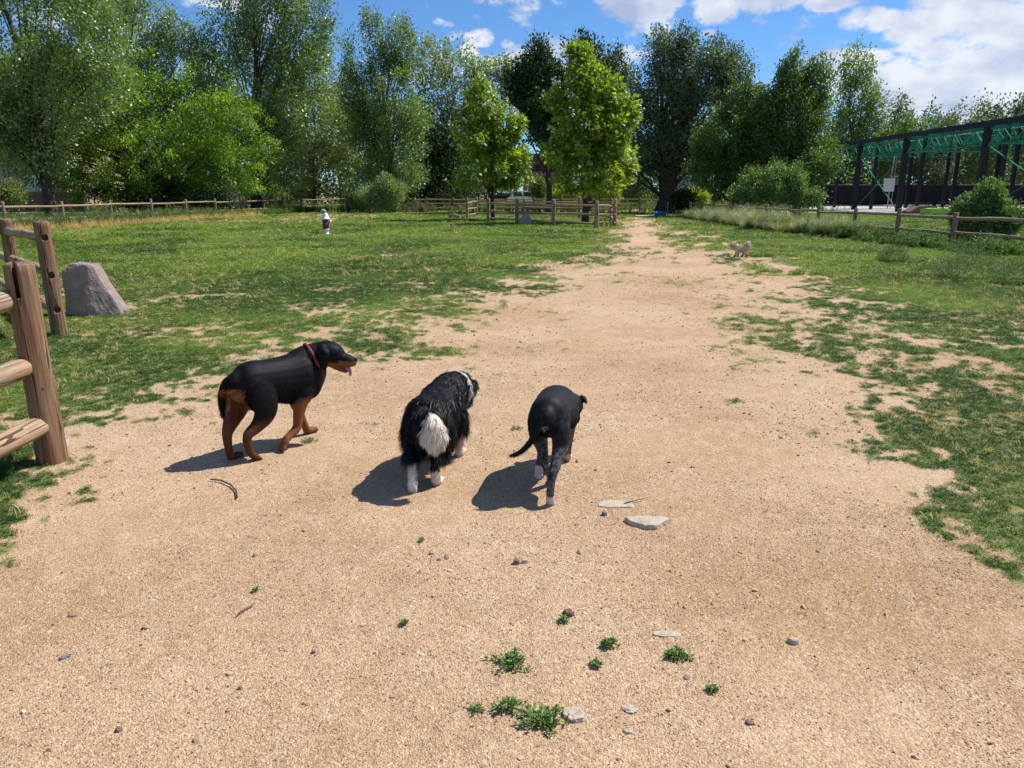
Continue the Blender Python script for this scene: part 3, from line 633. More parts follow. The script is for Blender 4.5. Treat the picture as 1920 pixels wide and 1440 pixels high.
    T('catalpa_tree', 'flowering catalpa on the left of the pen, smaller and narrower with more white blossom', 'tree', 924, 44,
      [(903, 178, 22, 26), (905, 215, 40, 30), (955, 235, 22, 24), (980, 228, 8, 12), (900, 260, 52, 34), (955, 285, 34, 30), (920, 315, 66, 30), (970, 325, 30, 22), (885, 335, 44, 16), (865, 235, 18, 14)], 'catalpa', 300, 60, .24, .40, .10,
      up=.2, droop=.25, seed=20, blossoms=75, group=CL, outer=.5, elong=1.2)
    T('catalpa_tree', 'flowering catalpa on the right of the pen, taller and broader with a straight dark trunk', 'tree', 1098, 40,
      [(1090, 112, 22, 30), (1100, 155, 40, 26), (1065, 190, 40, 26), (1145, 185, 30, 26), (1165, 215, 26, 24), (1105, 230, 72, 34), (1080, 285, 62, 34), (1140, 280, 50, 40), (1165, 300, 30, 28), (1105, 330, 80, 30)], 'catalpa', 460, 60, .24, .40, .16,
      up=.2, droop=.25, seed=21, blossoms=50, group=CL, outer=.5, elong=1.2)
    # shrubs and filler
    sh = [('pale grey green bush at the foot of the poplar', 722, 60, [(703, 370, 22, 14), (735, 362, 18, 20), (721, 350, 12, 14)], 'greyshrub'),
          ('dark bush left of the dead twiggy shrub', 690, 62, [(680, 372, 40, 16)], 'shrub'),
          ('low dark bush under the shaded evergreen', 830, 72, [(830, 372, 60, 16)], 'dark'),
          ('round green bush left of the brown building corner', 1012, 78, [(1010, 358, 14, 18)], 'shrub'),
          ('yellow green bush behind the middle of the pen fence', 1062, 74, [(1060, 368, 26, 12)], 'yellowshrub'),
          ('second yellow green bush, right of the right catalpa trunk', 1135, 74, [(1135, 366, 32, 13)], 'yellowshrub'),
          ('sunlit bush left of the great willow trunk', 1195, 78, [(1190, 362, 30, 18)], 'shrub'),
          ('dark green bush right of the great willow trunk', 1282, 58, [(1280, 375, 18, 14)], 'dark'),
          ('bright low bush beside the blue grey shed', 1305, 62, [(1305, 372, 22, 8)], 'yellowshrub'),
          ('big pale leaved shrub behind the right fence', 1440, 43, [(1400, 368, 30, 16), (1440, 352, 34, 20), (1482, 345, 30, 24), (1512, 372, 26, 14), (1458, 332, 16, 16), (1420, 345, 16, 18)], 'shrub'),
          ('upright shrub with grey leaves behind the right fence near the picture edge', 1850, 24.5, [(1835, 400, 18, 26), (1864, 385, 12, 30), (1820, 428, 30, 16), (1884, 418, 26, 20), (1849, 370, 8, 16), (1800, 405, 10, 16)], 'shrub'),
          ('light green shrub under the beige garage building', 20, 40, [(10, 365, 38, 20)], 'olive'),
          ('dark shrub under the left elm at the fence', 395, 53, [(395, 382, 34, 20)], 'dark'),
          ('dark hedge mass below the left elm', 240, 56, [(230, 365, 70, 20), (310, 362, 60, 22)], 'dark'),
          ('shaded green shrub below the tall cottonwood', 490, 72, [(490, 362, 50, 20)], 'shrub')]
    for i, (lab, px, Y, bl, m) in enumerate(sh):
        k = Y / 50; T('shrub', lab, 'shrub', px, Y, bl, m, int(60 + 32 * len(bl)), 90, .11 * (.6 + .5 * k), .38 * (.5 + .6 * k), .03, up=.7, seed=70 + i, limbs=14, outer=.3)
trees()

# ------------------------------------------------------------------ fences
def log_mesh(name, seed, r0, r1, L, n=16, k=14, wob=.012, dome=.35, mat=None, knots=True):
    rr = np.random.default_rng(seed); t = np.linspace(0, 1, k); V = []; 
    a = np.linspace(0, 2 * math.pi, n, endpoint=False)
    cx = wob * 2 * (vnoise(t * 2.5, t * 0 + seed, 1) - .5); cy = wob * 2 * (vnoise(t * 2.5, t * 0 + seed, 2) - .5)
    rad = r0 + (r1 - r0) * t
    tt, aa = np.meshgrid(t, a, indexing='ij')
    R = (rad[:, None]) * (1 + .12 * (fbm(np.cos(aa) * 1.6 + 7, np.sin(aa) * 1.6 + tt * 2.2 + seed * 3.1, seed, 3) - .5) * 2)
    zz = tt * L
    X = cx[:, None] + R * np.cos(aa); Y = cy[:, None] + R * np.sin(aa)
    rings = [np.stack([X, Y, zz], -1).reshape(-1, 3)]
    e = min(.02, dome * r1)
    top = np.stack([cx[-1] + R[-1] * .80 * np.cos(a), cy[-1] + R[-1] * .80 * np.sin(a), np.full(n, L + e) + rr.normal(0, e * .25, n)], 1)
    bot = np.stack([cx[0] + R[0] * .80 * np.cos(a), cy[0] + R[0] * .80 * np.sin(a), np.full(n, -e)], 1)
    V = np.concatenate([bot, rings[0], top, [[cx[-1], cy[-1], L + e * 1.3], [cx[0], cy[0], -e * 1.3]]])
    me = bpy.data.meshes.new(name); faces = []
    K = k + 2
    for i in range(K - 1):
        for j in range(n): faces.append((i * n + j, i * n + (j + 1) % n, (i + 1) * n + (j + 1) % n, (i + 1) * n + j))
    ti = K * n; bi = ti + 1
    for j in range(n): faces.append(((K - 1) * n + j, (K - 1) * n + (j + 1) % n, ti)); faces.append(((j + 1) % n, j, bi))
    me.from_pydata(V.tolist(), [], faces); me.polygons.foreach_set('use_smooth', np.ones(len(faces), bool)); me.update()
    if mat: me.materials.append(mat)
    return me
post_me = [log_mesh('post', 200 + i, .082, .074, 1.0, 12, 6, .006, .3, M['old_post']) for i in range(4)]
rail_me = [log_mesh('rail', 220 + i, .052, .046, 1.0, 9, 7, .02, .6, M['rail']) for i in range(5)]
def put_log(name, me, a, b, parent, rs=1.0, spin=0):
    a = Vector(a); b = Vector(b); d = b - a; o = bpy.data.objects.new(name, me); COL.objects.link(o)
    o.parent = parent; o.location = a; o.rotation_mode = 'QUATERNION'
    o.rotation_quaternion = d.to_track_quat('Z', 'Y') @ Vector((0, 0, 1)).rotation_difference(Vector((0, 0, 1))); o.scale = (rs, rs, d.length)
    return o
def fence(label, P, hz, rails, group=None, rs=1.0, skip=(), posts=True, seed=0):
    r = random.Random(seed); p0 = Vector((P[0][0], P[0][1], 0)); root = empty('split_rail_fence', p0); tag(root, label, 'fence', group)
    L = [Vector((x, y, 0)) - p0 for x, y in P]
    for i, p in enumerate(L):
        h = hz * r.uniform(.96, 1.04); put_log('post', r.choice(post_me), p + Vector((0, 0, -.05)), p + Vector((r.uniform(-.03, .03), r.uniform(-.03, .03), h)), root, rs)
    for i in range(len(L) - 1):
        if i in skip: continue
        for z in rails:
            a, b = L[i], L[i + 1]; e = (b - a).normalized() * .02
            put_log('rail', r.choice(rail_me), a - e + Vector((0, 0, z + r.uniform(-.03, .03))), b + e + Vector((0, 0, z + r.uniform(-.03, .03))), root, rs * r.uniform(.9, 1.1))
    return root
def lerp_pts(a, b, n): return [(a[0] + (b[0] - a[0]) * i / n, a[1] + (b[1] - a[1]) * i / n) for i in range(n + 1)]

LFa, LFb = (-21.9, 33.0), (-16.6, 76.0)
left_line = [(-22.35, 29.5)] + lerp_pts(LFa, LFb, 12)
fence('long split rail fence with weathered rails running along the left side below the elm', left_line, 1.2, (.42, .98, .08), seed=1)
right_line = [(14.3, 17.5), (13.87, 20.4), (13.5, 23.3), (13.2, 26.1), (12.95, 28.9), (12.75, 31.8), (12.6, 34.7), (12.5, 37.6), (12.4, 40.6), (12.35, 43.6), (12.3, 46.7), (12.3, 49.8), (12.3, 52.9)]
fence('two rail fence with round posts running along the right side behind the feather grass', right_line, 1.02, (.38, .84), seed=2)
bl = [tuple(at(x, y)[:2]) for x, y in ((700, 391), (740, 391.5), (780, 392), (820, 392), (862, 392.5), (905, 393), (950, 393), (998, 393.5), (1045, 394), (1092, 394), (1140, 394.5), (1190, 395), (1227, 395), (1262, 395.5), (1300, 396))]
bl = [(x, 66.0 + .02 * i) for i, (x, y) in enumerate(bl)]
fence('dark three rail fence far behind the pen, before the road', bl, 1.15, (.3, .65, 1.0), seed=3)
# pen around the catalpas
def pen():
    g = lambda x, y: tuple(at(x, y)[:2])
    front = [g(916, 417.5), g(969, 421.5), g(1037.5, 425), g(1118, 428.5), g(1152, 427)]
    back = [g(1152, 427), g(1146, 414), g(1086, 409.5), g(983, 408), g(894, 406), g(876, 411)]
    p0 = Vector((*front[0], 0)); root = empty('pen_fence', p0); tag(root, 'open rail pen fencing in the two flowering catalpas on the lawn', 'fence')
    r = random.Random(5)
    for k, line in enumerate((front, back)):
        pts = [Vector((x, y, 0)) - p0 for x, y in line]
        for i, p in enumerate(pts):
            if k == 1 and i == 0: continue
            put_log('post', r.choice(post_me), p + Vector((0, 0, -.05)), p + Vector((0, 0, 1.22 * r.uniform(.98, 1.04))), root, 1.15)
        for i in range(len(pts) - 1):
            for z in (.24, .62, 1.0):
                put_log('rail', r.choice(rail_me), pts[i] + Vector((0, 0, z + r.uniform(-.03, .03))), pts[i + 1] + Vector((0, 0, z + r.uniform(-.03, .03))), root, 1.0)
pen()

def near_fences():
    def post(root, loc, h, seed, r0, r1, lean, me=None):
        me = me or log_mesh('post', seed, r0, r1, h + .08, 36, 34, .004, .2, M['post'])
        o = link('post', me, None, root, Vector(loc) + Vector((0, 0, -.08)), (lean[0], lean[1], 0)); return o
    def rail(root, a, b, seed, r=.06):
        a = Vector(a); b = Vector(b); me = log_mesh('rail', seed, r * .97, r * .9, (b - a).length, 24, 26, .012, .9, M['rail'])
        o = link('rail', me, None, root, a); o.rotation_mode = 'QUATERNION'; o.rotation_quaternion = (b - a).to_track_quat('Z', 'Y'); return o
    A = at(99, 862); root = empty('split_rail_fence', A); tag(root, 'nearest fence at the left edge, brown post with split top and three rails', 'fence')
    p = post(root, (0, 0, 0), 1.19, 301, .088, .078, (0, -.012))
    # split notch in the top
    cut = MB().box((-.005, -.035, 1.2), (.022, .11, .22), .5).build('cutter', None)
    md = p.modifiers.new('b', 'BOOLEAN'); md.operation = 'DIFFERENCE'; md.object = cut; md.solver = 'EXACT'; cut.parent = p; cut.matrix_parent_inverse = Matrix.Identity(4)
    dg = bpy.context.evaluated_depsgraph_get(); me = bpy.data.meshes.new_from_object(p.evaluated_get(dg)); p.modifiers.clear(); p.data = me; bpy.data.objects.remove(cut)
    # rails run to a post outside the picture
    Bp = Vector((.02, -2.6, 0))
    post(root, Bp, 1.18, 302, .085, .078, (0, 0))
    for i, (px, py, z, dz) in enumerate(((44, 556, .985, .0), (78, 690, .60, -.0), (93, 802, .235, 0))):
        rail(root, Vector((-.075 + .028 * i, -.06, z)), Bp + Vector((-.03, 0, z - .02)), 310 + i, .064)
    # second run: post with empty sockets, rails going away to the left
    B = at(113, 628); r2 = empty('split_rail_fence', B); tag(r2, 'grey fence post with three empty round holes beside the boulder, rails running left', 'fence')
    q = post(r2, (0, 0, 0), 1.27, 303, .087, .08, (0, -.02))
    hd = Vector((.66, -.75, 0)).normalized(); cuts = []
    for z in (1.17, .75, .36):
        c = MB(); c.tube([Vector((0, 0, z + .02)) + hd * .02, Vector((0, 0, z + .02)) + hd * .2], .036, 16); cuts.append(c.build('cutter', None)); cuts[-1].parent = q
        md = q.modifiers.new('b', 'BOOLEAN'); md.operation = 'DIFFERENCE'; md.object = cuts[-1]; md.solver = 'EXACT'
    dg = bpy.context.evaluated_depsgraph_get(); me = bpy.data.meshes.new_from_object(q.evaluated_get(dg)); q.modifiers.clear(); q.data = me
    for c in cuts: bpy.data.objects.remove(c)
    C1 = Vector((-1.62, 1.80, 0)); C2 = C1 * 2.0
    for i, C in enumerate((C1, C2)): post(r2, C, 1.24, 305 + i, .085, .078, (0, .01))
    for a, b in ((Vector((0, 0, 0)), C1), (C1, C2)):
        for j, z in enumerate((1.10, .72, .30)):
            rail(r2, a + Vector((-.04, .02, z)), b + Vector((.0, .0, z)), 330 + j + int(a.length * 3), .058)
near_fences()

# ------------------------------------------------------------------ rocks, pool, hydrant, small things
def rock_poly(name, label, cat, loc, pts_bottom, pts_top, mat, rough=.012, sub=3, group=None, seed=0):
    """hull of two outlines, subdivided and roughened"""
    bm = bmesh.new()
    for p in list(pts_bottom) + list(pts_top): bm.verts.new(p)
    bmesh.ops.convex_hull(bm, input=bm.verts); bmesh.ops.triangulate(bm, faces=bm.faces)
    bmesh.ops.delete(bm, geom=[v for v in bm.verts if not v.link_faces], context='VERTS')
    for i in range(sub): bmesh.ops.subdivide_edges(bm, edges=bm.edges[:], cuts=1, use_grid_fill=True); bmesh.ops.triangulate(bm, faces=bm.faces)
    from mathutils import noise as nz
    for i in range(2): bmesh.ops.smooth_vert(bm, verts=bm.verts, factor=.35, use_axis_x=True, use_axis_y=True, use_axis_z=True)
    size = max((Vector(p).length for p in pts_top), default=1)
    for v in bm.verts:
        q = v.co / size; s = Vector((seed, seed, seed)); n_ = nz.noise(q * 2.3 + s) + .6 * nz.noise(q * 6 + s) + .45 * abs(nz.noise(q * 13 + s))
        v.co += v.co.normalized() * n_ * rough * 2
    bmesh.ops.recalc_face_normals(bm, faces=bm.faces)
    me = bpy.data.meshes.new(name); bm.to_mesh(me); bm.free()
    o = link(name, me, M[mat] if isinstance(mat, str) else mat, None, loc); tag(o, label, cat, group); return o
b0 = at(180, 590)
rock_poly('boulder', 'big mauve grey boulder with a flat sloping face, beside the post with holes', 'rock', b0,
          [(-.42, -.02, -.1), (-.22, -.14, -.1), (.10, -.20, -.1), (.38, -.10, -.1), (.40, .2, -.1), (.1, .4, -.1), (-.38, .32, -.1)],
          [(-.415, .0, .60), (-.33, -.08, .60), (-.40, .22, .64), (-.27, -.02, .70), (-.02, -.04, .70), (.06, .0, .67), (.03, .24, .69), (-.25, .25, .70), (.40, -.06, .04), (.40, .18, .08)], 'boulder', .013, 4, seed=3).scale = (.92, .92, .96)
b1 = at(985, 424)
rock_poly('boulder', 'small dark boulder standing in front of the pen fence', 'rock', b1, [(-.33, -.1, -.1), (.33, -.1, -.1), (.33, .3, -.1), (-.33, .3, -.1)],
          [(-.2, 0, .5), (.05, 0, .58), (.2, 0, .45), (.3, .1, .2), (-.2, .2, .5), (.1, .2, .55)], 'boulder', .03, 3, seed=5)
b2 = at(851, 411)
rock_poly('rock', 'low pale rock lying on the lawn left of the pen', 'rock', b2, [(-.45, -.1, -.05), (.45, -.1, -.05), (.4, .4, -.05), (-.4, .4, -.05)],
          [(-.3, 0, .26), (.0, 0, .33), (.33, 0, .25), (-.2, .3, .3), (.25, .3, .25)], 'brown_stone', .04, 3, seed=6)
def flat_stone(label, px, py, w, d, h, mat, rz=0, seed=0, group=None, shape=None):
    c = at(px, py); r = random.Random(seed); n = 9; pts = []
    for i in range(n):
        a = 2 * math.pi * i / n + r.uniform(-.15, .15); k = r.uniform(.75, 1.1); x, y = math.cos(a) * w / 2 * k, math.sin(a) * d / 2 * k
        pts.append((x * math.cos(rz) - y * math.sin(rz), x * math.sin(rz) + y * math.cos(rz)))
    if shape: pts = shape
    z0 = float(ground_z(c.x, c.y))
    return rock_poly('stone', label, 'stone', (c.x, c.y, z0), [(x, y, -.02) for x, y in pts], [(x * .88, y * .88, h * r.uniform(.75, 1)) for x, y in pts], mat, .0035 if w > .05 else .001, 3 if w > .05 else 2, group, seed)
flat_stone('pale angular flagstone tilted out of the sand right of the black dog', 1216, 981, .22, .1, .030, 'pale_stone', seed=2,
           shape=[(-.125, .045), (-.11, .0), (-.055, -.035), (-.03, -.062), (.035, -.062), (.06, -.03), (.125, .02), (.10, .045), (-.05, .06)])
flat_stone('flat pale stone almost buried in sand, just above the flagstone', 1152, 944, .24, .12, .006, 'pale_stone', seed=3)
flat_stone('small grey pebble between the two pale flagstones', 1133, 963, .035, .03, .022, 'grey_stone', seed=4)
flat_stone('rounded pale stone half buried beside the largest weed tuft', 1074, 1341, .085, .07, .016, 'pale_stone', -.5, seed=5)
flat_stone('brown flat stone with a tiny weed tuft in front of it', 1066, 1151, .052, .035, .014, 'brown_stone', -.5, seed=6)
flat_stone('dark mottled crumbled stone, alone in the sand below the black dog', 968, 1055, .036, .03, .024, 'brown_stone', seed=7)
flat_stone('speckled crumb of stone touching the dark mottled one', 984, 1053, .03, .022, .016, 'pale_stone', seed=8)
flat_stone('cream stone with a dark side at the right, below the flagstone', 1487, 1202, .05, .032, .02, 'pale_stone', -.4, seed=9)
flat_stone('cream pebble in the lower left of the sandy foreground', 430, 1264, .03, .022, .009, 'pale_stone', seed=10)
flat_stone('flat grey pebble nearest to the lower left corner', 121, 1232, .042, .022, .01, 'grey_stone', .6, seed=11)
flat_stone('dark round pebble right of the lower left grey pebble', 588, 1221, .018, .016, .012, 'grey_stone', seed=12)
flat_stone('small grey pebble below the cream pebble', 450, 1291, .018, .014, .01, 'grey_stone', seed=13)
flat_stone('pale stone sunk flat in the sand above the round right tuft', 1250, 1188, .12, .05, .004, 'pale_stone', seed=14)
flat_stone('cream nub of stone below the row of tufts', 1178, 1368, .035, .028, .008, 'pale_stone', seed=15)
flat_stone('pale buried stone right of the half buried round stone', 1180, 1328, .06, .04, .006, 'pale_stone', seed=16)
flat_stone('pinkish stone sunk in the sand at the lower right', 1404, 1354, .03, .025, .008, 'brown_stone', seed=17)
flat_stone('light grey chip of stone left of the small far right tuft', 1287, 1268, .03, .03, .005, 'grey_stone', seed=18)

def weed_tuft(label, px, py, R, seed, n=90, hgt=.035):
    c = at(px, py); z0 = float(ground_z(c.x, c.y)); r = np.random.default_rng(seed)
    k = 13; sa = np.linspace(0, 6.28, k, endpoint=False) + r.uniform(-.3, .3, k); sl = r.uniform(.45, 1.1, k)
    which = r.integers(0, k, n); t = r.uniform(.02, 1, n) ** .75; ang = sa[which] + r.normal(0, .13, n); rad = R * t * sl[which]
    P = np.stack([np.cos(ang) * rad, np.sin(ang) * rad * .8, hgt * (1 - t * .55) * r.uniform(.2, 1.1, n)], 1)
    da = ang + r.normal(0, .8, n); Dr = np.stack([np.cos(da), np.sin(da), r.uniform(.1, 1.2, n)], 1)
    Nn = np.stack([r.normal(0, .4, n), r.normal(0, .4, n), np.ones(n)], 1); l = .0165 * r.uniform(.6, 1.3, n)
    V, Fq, v = quad_leaves(P, Dr, Nn, l, l * .42, r.uniform(0, 1, n), .1)
    o = link('weed_tuft', mesh_np('weed_tuft', V, Fq, 4, {'v': ('FACE', v)}), TUFT, None, (c.x, c.y, z0)); tag(o, label, 'weed', 'weed tufts in the sandy foreground')
    st = [tube_arr(np.array([[0, 0, .0], [math.cos(a) * R * s * .5, math.sin(a) * R * s * .4, hgt * .5], [math.cos(a) * R * s, math.sin(a) * R * s * .8, hgt * .3]]), [.0018, .0014, .0008], 4) for a, s in zip(sa, sl)]
    V, Fq = join_tubes(st); link('stems', mesh_np('stems', V, Fq, 4, None, True), TUFT2, o)
TUFT = leaf_mat('knotweed_leaf', (.030, .075, .016), (.085, .145, .038), .25, .06); TUFT2 = plain('weed_stem', (.12, .14, .05), .7)
for i, (px, py, R, n, lab) in enumerate([(960, 1241, .085, 340, 'wide straggly weed tuft, leftmost of the upper row in the foreground'), (952, 1326, .055, 190, 'medium weed tuft just left of the largest one'),
    (1016, 1352, .085, 420, 'largest dark green weed tuft beside the half buried round stone'), (1142, 1209, .034, 130, 'small round weed tuft in the middle of the upper row'),
    (1269, 1229, .052, 200, 'leafy weed tuft below the sunken pale stone, right of the upper row'), (1335, 1294, .022, 60, 'tiny lone weed tuft farthest to the right of the group'),
    (1118, 1247, .020, 55, 'tiny weed tuft between the wide tuft and the small round one'), (1057, 1165, .020, 60, 'tiny weed tuft touching the brown stone'),
    (757, 1171, .014, 34, 'minute weed sprig left of the brown stone'), (790, 1014, .014, 34, 'minute weed sprig below the shadow of the shaggy dog'),
    (1379, 751, .085, 130, 'flat grass tuft alone in the sand at the right, level with the dogs'), (580, 827, .07, 130, 'grass tuft under the front paws of the brown legged dog'),
    (895, 1329, .022, 40, 'thin sprig left of the medium tuft'), (968, 803, .05, 50, 'little grass tuft left of the black dog'), (480, 1108, .012, 24, 'minute sprig in the left foreground')]):
    weed_tuft(lab, px, py, R, 400 + i, int(n * 1.0), .024 if R > .03 else .016)
for lab, pts, rd in (('curved brown twig lying below the brown legged dog', [(395, 902), (415, 903), (433, 911), (443, 923), (445, 936)], .0045), ('thin pale straw lying in the left foreground', [(446, 1155), (478, 1135)], .003),
                     ('thin dry stick lying above the flat pale stone', [(1170, 945), (1208, 936)], .003)):
    P3 = [at(x, y) + Vector((0, 0, .012 + float(ground_z(*at(x, y)[:2])))) for x, y in pts]
    tag(MB().tube([p - P3[0] for p in P3], [rd] * len(P3), 6).build('twig', M['bark_pale'] if 'pale' in lab else M['bark'], loc=P3[0], smooth=True), lab, 'twig')

def hydrant():
    p = at(612, 440); root = empty('fire_hydrant', p, .15); tag(root, 'old fire hydrant with white bonnet and dark red barrel standing on the lawn', 'hydrant')
    MB().lathe([(.155, -.02), (.155, .035), (.105, .04), (.10, .18), (.135, .185), (.135, .22), (.10, .225)], 24).build('base', M['white_paint'], root, True)
    b = MB().lathe([(.118, .22), (.12, .30), (.122, .58)], 24); b.build('barrel', M['red_paint'], root, True)
    MB().lathe([(.165, .58), (.165, .625), (.14, .63), (.12, .72), (.085, .79), (.06, .83)], 24).build('bonnet', M['white_paint'], root, True)
    k = MB().tube([(.0, 0, .80), (-.01, 0, .87), (-.06, 0, .905), (-.12, 0, .89), (-.15, 0, .84)], [.055, .075, .08, .065, .04], 12); k.build('nozzle_cap', M['grey_paint'], root, True)
    nz = MB(); nz.lathe([(.05, 0), (.05, .06), (.07, .065), (.07, .10), (.03, .105), (.03, .14)], 14, M=Matrix.Translation((.10, -.02, .50)) @ Matrix.Rotation(math.pi / 2, 4, 'Y')); nz.build('side_nozzle', M['white_paint'], root, True)
    MB().beam((.10, 0, .24), (.128, 0, .40), .06, .03).build('stripe', M['white_paint'], root)
hydrant()
def pool_area():
    c = atd(1237, 402, 52); 
    tag(MB().box((0, 0, .03), (4.0, 1.9, .06)).build('concrete_pad', M['concrete'], loc=(c.x + .35, 52.3, 0)), 'low pale slab the blue paddling pool and water tap stand on', 'slab')
    root = empty('paddling_pool', (c.x, 51.9, .065)); tag(root, 'bright blue plastic dog paddling pool on the pale slab', 'paddling pool')
    MB().lathe([(.34, 0), (.38, .02), (.43, .22), (.47, .23), (.47, .25), (.41, .245), (.36, .05)], 24).build('basin', M['blue_plastic'], root, True); MB().lathe([(.375, .13), (.375, .135)], 24).build('water', M['water'], root)
    t = empty('water_tap', (c.x + .52, 52.0, .065)); tag(t, 'slim standpipe water tap right behind the blue paddling pool', 'tap')
    MB().tube([(0, 0, 0), (0, 0, .8), (.0, -.05, .86), (0, -.14, .82)], .025, 8).build('pipe', M['grey_paint'], t, True); MB().box((0, 0, .9), (.12, .03, .03)).build('handle', M['grey_paint'], t)
pool_area()

# ------------------------------------------------------------------ buildings, vehicles
def box_part(name, lo, hi, mat, parent, bevel=0):
    c = [(a + b) / 2 for a, b in zip(lo, hi)]; return MB().box(c, [b - a for a, b in zip(lo, hi)]).build(name, M[mat], parent, bevel=bevel)
def windows(root, xs, y, z0, z1, w, frame='white_paint'):
    for x in xs:
        f = MB(); 
        for (cx, cz, sx, sz) in ((x, z0, w, .08), (x, z1, w, .08), (x - w / 2, (z0 + z1) / 2, .08, z1 - z0), (x + w / 2, (z0 + z1) / 2, .08, z1 - z0), (x, (z0 + z1) / 2, .06, z1 - z0)): f.box((cx, y - .04, cz), (sx, .07, sz))
        o = f.build('window', M[frame], root); MB().box((x, y + .005, (z0 + z1) / 2), (w - .05, .03, z1 - z0 - .05)).build('pane', M['glass'], o)
def far_buildings():
    Y = 104; a = atd(983, 300, Y); zt = atd(983, 288, Y).z; w2 = atd(1120, 300, Y).x; w3 = atd(1215, 300, Y).x
    root = empty('brown_building', (a.x, Y, 0)); tag(root, 'brown two storey building with a window band, glimpsed between the catalpas', 'building')
    W = w2 - a.x; box_part('wall', (0, 0, 0), (W, 12, zt - 1.4), 'brown_wall', root); box_part('fascia', (-.15, -.15, zt - 1.4), (W + .15, 12.1, zt), 'brown_roof', root)
    box_part('low_wing', (W + .01, .4, 0), (w3 - a.x, 10, 3.0), 'brown_wall', root)
    z1 = atd(983, 307, Y).z; z0 = atd(983, 322, Y).z
    windows(root, [1.5, 3.4, 5.3, 7.2], -.02, z0, z1, 1.7, 'brown_roof'); windows(root, [W + 1.5, W + 4], .37, 1.0, 2.2, 1.6, 'brown_roof')
    Y = 66; x0 = atd(-120, 300, Y).x; x1 = atd(118, 300, Y).x; zt = atd(60, 262, Y).z
    root = empty('garage_building', (x0, Y, 0)); tag(root, 'beige block building with red roof trim and a white garage door, behind the left trees', 'building')
    W = x1 - x0; box_part('wall', (0, 0, 0), (W, 10, zt), 'beige_wall', root); box_part('red_trim', (-.2, -.3, zt), (W + .2, 10.2, zt + .35), 'red_paint', root)
    d0 = atd(34, 300, Y).x - x0; d1 = atd(92, 300, Y).x - x0; zz0 = atd(60, 360, Y).z; zz1 = atd(60, 328, Y).z
    d = MB(); d.box(((d0 + d1) / 2, -.03, (zz0 + zz1) / 2), (d1 - d0, .05, zz1 - zz0)); dr = d.build('garage_door', M['white_paint'], root)
    for i in range(5): MB().box(((d0 + d1) / 2, -.075, zz0 + (i + .5) * (zz1 - zz0) / 5), (d1 - d0 - .05, .035, (zz1 - zz0) / 5 - .06)).build('panel', M['white_paint'], dr)
    box_part('second_door', (d0 - 2.9, -.06, zz0), (d0 - .5, 0.0, zz0 + 1.0), 'white_paint', root); box_part('dock_wall', (-3, -1.2, 0), (W + 2, -.9, zz0 - .02), 'brown_roof', root)
    Y = 82; x0 = atd(404, 300, Y).x; x1 = atd(436, 300, Y).x; root = empty('white_shed', (x0, Y, 0)); tag(root, 'small white wall glimpsed under the cottonwood behind the left fence', 'building')
    box_part('wall', (0, 0, 0), (x1 - x0, 4, atd(404, 333, Y).z), 'white_paint', root); box_part('roof', (-.2, -.2, atd(404, 333, Y).z), (x1 - x0 + .2, 4.2, atd(404, 333, Y).z + .2), 'grey_paint', root)
    Y = 84; x0 = atd(1272, 300, Y).x; x1 = atd(1316, 300, Y).x; zt = atd(1290, 332, Y).z; root = empty('grey_shed', (x0, Y, 0)); tag(root, 'blue grey metal building seen beside the great willow trunk', 'building')
    box_part('wall', (0, 0, 0), (x1 - x0, 6, zt), 'grey_wall', root); box_part('roof', (-.2, -.2, zt), (x1 - x0 + .2, 6.2, zt + .25), 'white_paint', root)
far_buildings()
def car(label, px, Y, mat, suv=True, flip=1):
    p = atd(px, 380, Y); root = empty('parked_car', (p.x, Y, .012), 0); tag(root, label, 'car')
    h = 1.75 if suv else 1.5
    prof = [(-2.3, .45), (-2.32, .95), (-2.2, 1.02), (-1.25, 1.1), (1.9, 1.1), (2.25, 1.0), (2.3, .45)] if suv else [(-2.4, .4), (-2.4, .85), (-1.2, 1.0), (1.7, 1.0), (2.4, .9), (2.4, .4)]
    prof = [(x * flip, z) for x, z in prof]; cab = [(-1.2, 1.1), (-.55, h), (1.75, h), (2.05, 1.1)] if suv else [(-1.1, 1.0), (-.4, h), (1.0, h), (1.8, 1.0)]
    cab = [(x * flip, z) for x, z in cab]
    MB().prism(prof, -.9, .9).build('body', mat, root, bevel=.04); MB().prism(cab, -.78, .78).build('cabin', mat, root, bevel=.03)
    for x0, x1 in ((-.62, .35), (.45, 1.55)):
        MB().prism([(x0 * flip, 1.14), ((x0 + .25) * flip, h - .12), (x1 * flip, h - .12), (x1 * flip, 1.14)], -.795, -.782).build('window', M['glass'], root)
    for sx in (-1.45, 1.4):
        for sy in (-.86, .86):
            w = MB().tube([(sx * flip, sy - .1, .34), (sx * flip, sy + .1, .34)], .34, 18).build('wheel', M['mesh_screen'], root); MB().tube([(sx * flip, sy - .115, .34), (sx * flip, sy + .115, .34)], .2, 12).build('hub', M['grey_paint'], w)
    MB().box((-2.31 * flip, -.6, .78), (.06, .3, .16)).build('headlight', M['concrete'], root); MB().box((-2.31 * flip, .6, .78), (.06, .3, .16)).build('headlight', M['concrete'], root)
car('white off road car parked on the road between the catalpas', 987, 93.5, M['white_paint'], True, -1)
car('dark car parked left of the white one behind the left catalpa', 941, 94.5, M['dark_steel'], False)

